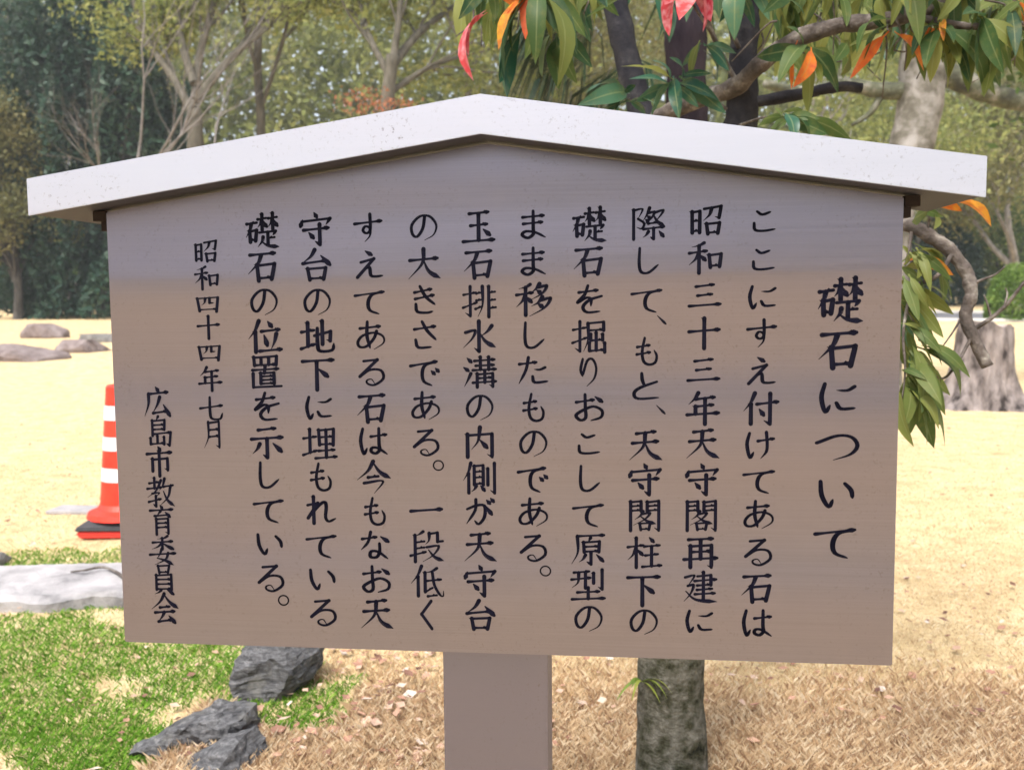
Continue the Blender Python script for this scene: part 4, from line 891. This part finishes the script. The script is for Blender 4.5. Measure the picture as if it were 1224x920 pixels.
def slate_mat():
    m, nt, n, b = new_mat('blue_grey_slate'); v = coords(nt)
    big = noise(nt, v, 9, 6, .6); fine = noise(nt, v, 85, 8, .75); st = noise(nt, coords(nt, (1, 1, 5)), 22, 6, .65)
    c = ramp(nt, st, ((.32, (.028, .028, .031)), (.46, (.10, .10, .106)), (.58, (.165, .165, .172)), (.75, (.27, .265, .265))))
    c = mix(nt, ramp(nt, fine, ((.35, (.7, .7, .7)), (.6, (0, 0, 0)))), c, (.035, .034, .035))
    c = mix(nt, ramp(nt, big, ((.55, (0, 0, 0)), (.68, (.55, .55, .55)))), c, (.235, .225, .20))
    nt.links.new(c, b.inputs['Base Color']); b.inputs['Roughness'].default_value = .85; b.inputs['Specular IOR Level'].default_value = .15
    bump(nt, b, mix(nt, .5, st, fine), 1.0, .012); return m
M_slate = slate_mat()
M_gstone = noisy('grey_stone', ((.3, (.09, .086, .085)), (.5, (.15, .145, .14)), (.75, (.24, .23, .22))), 7, 8, .85, .8, .012, 40)
M_white = noisy('pale_granite', ((.3, (.15, .145, .15)), (.42, (.27, .26, .265)), (.6, (.36, .345, .35)), (.75, (.42, .41, .415))), 5, 8, .85, .7, .012, 45)
M_pink = noisy('pinkish_stone', ((.3, (.10, .08, .075)), (.5, (.18, .145, .14)), (.75, (.28, .24, .235))), 4, 8, .9, .8, .02, 30)
RK = 'dark rocks in the green grass'
def slate(label, outline, Y, depth, seed, layers=0.0):
    """angular stone: a front silhouette (photo points at the stone's own distance) carried back over its real depth, faces broken by cleavage steps"""
    rng = random.Random(seed); bm = bmesh.new(); pts = [at(x, y, Y) for x, y in outline]; cx_ = sum(p.x for p in pts) / len(pts); cz = sum(p.z for p in pts) / len(pts)
    rings = []
    for t, sc_ in ((-.5, .72), (-.32, .97), (0, 1.03), (.3, .95), (.5, .62)):
        rings.append([bm.verts.new((cx_ + (p.x - cx_) * sc_ + rng.uniform(-.008, .008) + .05 * t, Y + t * depth + rng.uniform(-.01, .01), cz + (p.z - cz) * sc_ + .18 * t * (p.z - cz) + rng.uniform(-.005, .005))) for p in pts])
    n = len(pts)
    for A, B in zip(rings[:-1], rings[1:]):
        for k in range(n): bm.faces.new((A[k], A[(k + 1) % n], B[(k + 1) % n], B[k]))
    bm.faces.new(rings[0]); bm.faces.new(rings[-1][::-1]); bmesh.ops.triangulate(bm, faces=bm.faces[:])
    for _ in range(4): bmesh.ops.subdivide_edges(bm, edges=[e for e in bm.edges if e.calc_length() > .012], cuts=1)
    bmesh.ops.triangulate(bm, faces=bm.faces[:])
    bm.normal_update()
    for v in bm.verts:
        q = v.co; st = mnoise.noise(Vector((q.x * 9, q.y * 9, (q.z - .25 * q.x) * 70 + seed)))
        v.co = q + v.normal * (.010 * mnoise.noise(q * 14) + .005 * mnoise.noise(q * 45) + .003 * mnoise.noise(q * 110) + layers * .007 * (1 if st > .12 else 0))
    bmesh.ops.recalc_face_normals(bm, faces=bm.faces[:])
    return tag(from_bm('rock', bm, M_slate), label, 'rock', RK)
slate('rough grey rock just below the lower edge of the board', [(286, 800), (292, 776), (318, 760), (352, 757), (376, 778), (372, 806), (352, 832), (318, 846), (298, 836)], on_ground(330, 836).y + .1, .26, 3, .6)
slate('flat slanting blue-grey slate lying on top of another rock', [(166, 890), (192, 876), (246, 850), (272, 845), (300, 847), (299, 880), (270, 884), (240, 872), (200, 893)], on_ground(238, 905).y + .06, .17, 5, 1.0)
slate('dark grey rock at the lower edge of the picture under the slanting slate', [(204, 940), (222, 912), (262, 888), (292, 882), (308, 905), (312, 950), (262, 965)], on_ground(262, 940).y + .05, .20, 7, .5)
p = on_ground(5, 676); rock('rock', 'small grey stone half cut off by the left edge above the pale slab', p + Vector((-.02, 0, .03)), (.16, .13, .09), 44, M_gstone)
FS = 'foundation stones on the dry lawn'
p = on_ground(20, 432); rock('foundation_stone', 'largest low pinkish foundation stone at the left edge of the lawn', p + Vector((0, .3, .05)), (2.0, 1.3, .85), 45, M_pink, 'stone', FS, .2, 16, .03, .27)
p = on_ground(98, 421); rock('foundation_stone', 'smaller low foundation stone right beside the largest one', p + Vector((0, .2, .04)), (1.35, 1.0, .66), 46, M_pink, 'stone', FS, .1, 16, .03, .22)
p = on_ground(52, 404); rock('foundation_stone', 'block-like brown foundation stone standing farthest back', p + Vector((0, .2, .08)), (1.5, 1.0, .85), 47, M_pink, 'stone', FS, 0, 16, .02, .30)
p = on_ground(122, 409); rock('foundation_stone', 'flat grey foundation stone partly hidden by the edge of the board', p + Vector((.1, .2, .03)), (1.9, 1.0, .55), 48, M_gstone, 'stone', FS, 0, 16, .02, .17)
def slab():
    a, b, c, d = on_ground(-140, 738), on_ground(160, 727), on_ground(160, 686), on_ground(-140, 692)
    bm = bmesh.new(); nx, ny = 60, 16; g = {}
    for i in range(nx + 1):
        for j in range(ny + 1):
            u, v = i / nx, j / ny; p = (a * (1 - u) + b * u) * (1 - v) + (d * (1 - u) + c * u) * v
            e = mnoise.noise(Vector((p.x * 5, p.y * 5, 0))); f = mnoise.noise(Vector((p.x * 16, p.y * 16, 2)))
            if j in (0, ny): p = p + Vector((0, .03 * e + .012 * f, 0))
            if i == nx: p = p + Vector((.03 * e, 0, 0))
            g[i, j] = bm.verts.new((p.x, p.y, GROUND + .065 + .012 * e + .006 * f - (.02 if j in (0, ny) or i in (0, nx) else 0)))
    for i in range(nx):
        for j in range(ny): bm.faces.new((g[i, j], g[i + 1, j], g[i + 1, j + 1], g[i, j + 1]))
    r = bmesh.ops.extrude_face_region(bm, geom=[f for f in bm.faces]); 
    for e in r['geom']:
        if isinstance(e, bmesh.types.BMVert): e.co.z = GROUND - .06
    bmesh.ops.recalc_face_normals(bm, faces=bm.faces[:])
    tag(from_bm('stone_slab', bm, M_white), 'long pale flat stone slab between the green grass and the cone', 'slab')
slab()
tb = Tubes(); q = [on_ground(x, y) + Vector((0, 0, .075 + dz)) for x, y, dz in ((86, 703, 0), (104, 704, .012), (122, 700, .01), (136, 703, .006), (152, 712, 0))]
tb.add(spline(q, 5), np.linspace(.004, .008, 21), 6, .1, random.Random(2))
tag(tb.build('twig', M_branch), 'thin bent dark twig lying on the pale slab', 'twig')
p = on_ground(95, 611); bm = bmesh.new(); add_box(bm, -.16, .16, -.09, .09, 0, .02, Matrix.Translation(p) @ Matrix.Rotation(-.12, 4, 'Z'), .004)
tag(from_bm('paving_stone', bm, M_white), 'small flat white paving stone on the lawn behind the cone', 'stone')

# ------------------------------------------------------------------ traffic cone
def cone():
    b = on_ground(153, 634); sc = b.y / FPX; o = empty('traffic_cone', b, 'red traffic cone with three white bands half hidden by the left edge of the board', 'traffic cone')
    red = plain('cone_red', (.74, .032, .014), .5, var=.22, scale=14); red2 = plain('cone_base_red', (.70, .05, .04), .6)
    blk = plain('black_rubber', (.035, .035, .04), .8); wht = plain('reflective_white', (.62, .62, .64), .4, var=.12, scale=16)
    px = lambda n: n * sc
    def lathe(name, prof, mat, par=o):
        bm = bmesh.new(); n = 40; rings = [[bm.verts.new((b.x + r * math.cos(2 * math.pi * k / n), b.y + r * math.sin(2 * math.pi * k / n), b.z + z)) for k in range(n)] for r, z in prof]
        for A, B in zip(rings[:-1], rings[1:]):
            for k in range(n): bm.faces.new((A[k], A[(k + 1) % n], B[(k + 1) % n], B[k]))
        for A in (rings[0], rings[-1]):
            try: bm.faces.new(A)
            except Exception: pass
        bmesh.ops.recalc_face_normals(bm, faces=bm.faces[:]); return from_bm(name, bm, mat, par, False)
    H0, H1, r0, r1 = px(28), px(178), px(30), px(18)
    rr = lambda z: r0 + (r1 - r0) * (z - H0) / (H1 - H0)
    bm = bmesh.new(); s = px(44)
    def ring(hw, z): return [bm.verts.new((b.x + x * hw, b.y + y * hw, b.z + z)) for x, y in ((-1, -1), (1, -1), (1, 1), (-1, 1))]
    prof = [ring(s * .93, 0), ring(s, px(4)), ring(s, px(9))]
    for A, B in zip(prof[:-1], prof[1:]):
        for k in range(4): bm.faces.new((A[k], A[(k + 1) % 4], B[(k + 1) % 4], B[k]))
    bm.faces.new(prof[-1]); bm.faces.new(prof[0][::-1]); bmesh.ops.bevel(bm, geom=bm.edges[:], offset=px(2), segments=2, affect='EDGES')
    from_bm('base', bm, red2, o)
    bm = bmesh.new(); prof = [ring(s * 1.03, px(9.2)), ring(s * 1.03, px(13)), ring(s * .62, px(25)), ring(s * .40, px(25.2))]
    for A, B in zip(prof[:-1], prof[1:]):
        for k in range(4): bm.faces.new((A[k], A[(k + 1) % 4], B[(k + 1) % 4], B[k]))
    bm.faces.new(prof[-1]); bm.faces.new(prof[0][::-1]); bmesh.ops.bevel(bm, geom=bm.edges[:], offset=px(1.5), segments=2, affect='EDGES')
    from_bm('weight', bm, blk, o)
    lathe('body', [(px(46), px(20)), (px(44), px(26)), (px(34), px(30)), (r0, px(36)), (rr(H1 - px(2)), H1 - px(2)), (r1 - px(2), H1), (r1 - px(6), H1), (r1 - px(7), H1 - px(6))], red)
    for z0, z1 in ((64, 80), (101, 117), (137, 154)):
        lathe('reflective_band', [(rr(px(z0)) + .001, px(z0)), (rr(px(z0)) + .003, px(z0)), (rr(px(z1)) + .003, px(z1)), (rr(px(z1)) + .001, px(z1))], wht)
cone()

# ------------------------------------------------------------------ tree stump
def stump():
    b = on_ground(1172, 486); sc = b.y / FPX; n, m = 96, 40; hgt = 104 * sc; V, Fc = [], []
    for j in range(m + 1):
        u = j / m; z = u * hgt
        for k in range(n):
            th = 2 * math.pi * k / n; q = Vector((math.cos(th), math.sin(th), 0))
            fl = math.exp(-u * 5.0); lobes = .5 + .5 * math.sin(5 * th + 1.3 * math.sin(2 * th) + .6)
            r = sc * (29 + 6 * (1 - u)) * (1 + .05 * mnoise.noise(q * 2 + Vector((0, 0, u)))) + sc * fl * (14 + 26 * lobes)
            r += sc * 5 * mnoise.noise(Vector((q.x * 6, q.y * 6, u * 2.5))) * (1.2 - u * .6) + sc * 2.4 * mnoise.noise(Vector((q.x * 16, q.y * 16, u * 5)))
            zz = z + (sc * (6 * mnoise.noise(q * 1.7) - 5 * q.x) if j == m else 0) * 1.0
            V.append((b.x + sc * 4 * u + q.x * r, b.y + q.y * r, b.z - .05 + zz))
    for j in range(m):
        for k in range(n): Fc.append((j * n + k, j * n + (k + 1) % n, (j + 1) * n + (k + 1) % n, (j + 1) * n + k))
    o = empty('tree_stump', b, 'old grey tree stump with flaring roots on the lawn right of the board', 'tree stump')
    bark = noisy('stump_bark', ((.37, (.03, .025, .024)), (.45, (.13, .11, .105)), (.6, (.26, .225, .215)), (.8, (.36, .32, .31))), 7, 7, .95, 1.0, .03, 26, (1, 1, .35))
    from_np('trunk', V, Fc, bark, o, True)
    top = V[m * n:]; c = np.mean(np.array(top), 0); V2 = [tuple(c + (np.array(p) - c) * 0.985 + np.array((0, 0, .004))) for p in top]
    V3, F3 = [tuple(c + np.array((0, 0, .006)))], []
    for s in (.5, 1.0):
        for p in V2: V3.append(tuple(c + (np.array(p) - c) * s))
    for k in range(n): F3.append((1 + k, 1 + (k + 1) % n, 1 + n + (k + 1) % n, 1 + n + k))
    F3q = F3; me = bpy.data.meshes.new('cut_face'); me.from_pydata(V3, [], F3q + [(0, 1 + (k + 1) % n, 1 + k)[::-1] for k in range(n)]); me.update()
    link('cut_face', me, noisy('cut_wood', ((.3, (.26, .21, .19)), (.7, (.45, .38, .35))), 12, 6, .9), o)
stump()

# ------------------------------------------------------------------ ground cover near the lens
def fbm(x, y, s=1.0, o=0.0):
    return mnoise.noise(Vector((x * s, y * s, o))) + .5 * mnoise.noise(Vector((x * s * 2.7, y * s * 2.7, o + 9)))
def greenness(x, y):
    d = min(math.hypot((x + 1.85) / 1.25, (y - 3.2) / .95), math.hypot((x + 2.3) / .75, (y - 4.75) / .3) + .15)
    return 1.0 - d * 1.05 + .75 * fbm(x, y, 2.4, 4)
def blades(name, n, seed, y0, y1, hmin, hmax, wd, keep, mat, label, cat, lean=.5):
    rng = random.Random(seed); V, Fc, t = [], [], []
    while n > 0:
        n -= 1
        y = y0 + (y1 - y0) * rng.random() ** 1.35; x = rng.uniform(-.60, .60) * y
        k = keep(x, y, rng)
        if not k: continue
        z = terrain(x, y) - .003; a = rng.uniform(0, 6.28); h = rng.uniform(hmin, hmax) * k; l = rng.uniform(.2, 1) * lean * h * 1.6
        dx, dy = math.cos(a), math.sin(a); wx, wy = -dy * wd * .5, dx * wd * .5
        i = len(V); V += [(x - wx, y - wy, z), (x + wx, y + wy, z), (x + dx * l * .35 + wx * .7, y + dy * l * .35 + wy * .7, z + h * .65), (x + dx * l, y + dy * l, z + h)]
        Fc.append((i, i + 1, i + 2, i + 3)); t += [rng.random()] * 4
    tag(from_np(name, V, Fc, mat, tint=t), label, cat, kind='stuff')
M_green = leaf_mat('green_blades', ((0, (.05, .14, .010)), (.5, (.12, .27, .022)), (.88, (.23, .40, .05)), (1, (.42, .38, .17))), .35)
M_dry = leaf_mat('dry_blades', ((0, (.34, .22, .12)), (.35, (.60, .46, .28)), (.7, (.68, .56, .37)), (1, (.80, .72, .54))), .3, .8)
M_brown = leaf_mat('brown_blades', ((0, (.27, .165, .10)), (.3, (.50, .34, .20)), (.7, (.68, .52, .33)), (1, (.80, .68, .50))), .3, .8)
blades('green_grass', 230000, 1, 2.4, 5.2, .007, .026, .0028, lambda x, y, r: (1 if greenness(x, y) > .02 + .3 * r.random() else 0), M_green, 'short bright green grass and moss at the lower left', 'grass', .8)
blades('dry_grass', 300000, 2, 2.4, 13.0, .005, .018, .0013, lambda x, y, r: (1 if r.random() < 1.9 - y / 7 and greenness(x, y) < .02 + .16 * r.random() else 0), M_dry, 'straw-coloured dry grass covering the lawn', 'grass', .8)
blades('brown_grass', 210000, 3, 2.4, 3.9, .015, .06, .0011, lambda x, y, r: ((.4 + .9 * max(0, 1.1 - (y - 2.4) / .9)) if x > -.95 and y < 3.05 - .28 * min(1, max(0, x + .1) * 2) + .42 * fbm(x, y, 1.5) + .75 * r.random() ** 2 and greenness(x, y) < .1 else 0), M_brown, 'reddish brown dead grass below the board and at the lower right', 'grass', .6)
def litter():
    rng = random.Random(6); V, Fc, t = [], [], []
    for k in range(9000):
        y = 2.4 + 8.6 * rng.random() ** 1.7; x = rng.uniform(-.6, .6) * y
        if fbm(x, y, 1.4, 2) < -.15 and rng.random() < .7: continue
        if (x > .1 or x < -1.2) and rng.random() < .7: continue
        if y > 4.2 and rng.random() < .45: continue
        if greenness(x, y) > .1 and rng.random() < .75: continue
        brown = x > -.95 and y < 3.1
        c = Vector((x, y, terrain(x, y) + (rng.uniform(.02, .055) if brown else rng.uniform(.010, .03)))); a = rng.uniform(0, 6.28); L = rng.uniform(.02, .055) if brown and x < .15 else rng.uniform(.013, .042)
        d = Vector((math.cos(a), math.sin(a), rng.uniform(-.25, .25))).normalized(); s = d.cross(Vector((rng.uniform(-.5, .5), rng.uniform(-.5, .5), 1))).normalized(); n_ = s.cross(d)
        i = len(V); wv = L * rng.uniform(.25, .42); cu = rng.uniform(.1, .6) * wv
        V += [c - d * L / 2 + n_ * cu, c + s * wv + n_ * cu, c + d * L * .15, c + d * L / 2 + n_ * cu * .5, c - s * wv + n_ * cu * .8]
        Fc += [(i, i + 4, i + 2, i + 2), (i, i + 2, i + 1, i + 1), (i + 1, i + 2, i + 3, i + 3), (i + 2, i + 4, i + 3, i + 3)]; t += [rng.random()] * 5
    me = bpy.data.meshes.new('leaf_litter'); me.from_pydata([tuple(v) for v in V], [], [f[:3] for f in Fc])
    a = me.attributes.new('tint', 'FLOAT', 'POINT'); a.data.foreach_set('value', t); me.update()
    m = leaf_mat('fallen_leaves', ((0, (.12, .06, .045)), (.35, (.36, .20, .14)), (.65, (.44, .28, .20)), (.9, (.52, .39, .31)), (1, (.58, .50, .44))), .15, .7)
    tag(link('leaf_litter', me, m), 'scattered dry curled fallen leaves on the grass near the board', 'leaf litter', kind='stuff')
litter()

# ------------------------------------------------------------------ the air between the lens and the wood
def haze():
    bm = bmesh.new(); add_box(bm, -760, 760, -120, 960, -1.5, 34)
    m = bpy.data.materials.new('thin_air'); m.use_nodes = True; n = m.node_tree.nodes; n.remove(n['Principled BSDF'])
    v = n.new('ShaderNodeVolumePrincipled'); v.inputs['Density'].default_value = .0009; v.inputs['Color'].default_value = (.95, .97, 1, 1)
    m.node_tree.links.new(v.outputs[0], n['Material Output'].inputs['Volume'])
    tag(from_bm('haze', bm, m), kind='stuff', label='thin pale haze in front of the far trees', cat='haze')
haze()
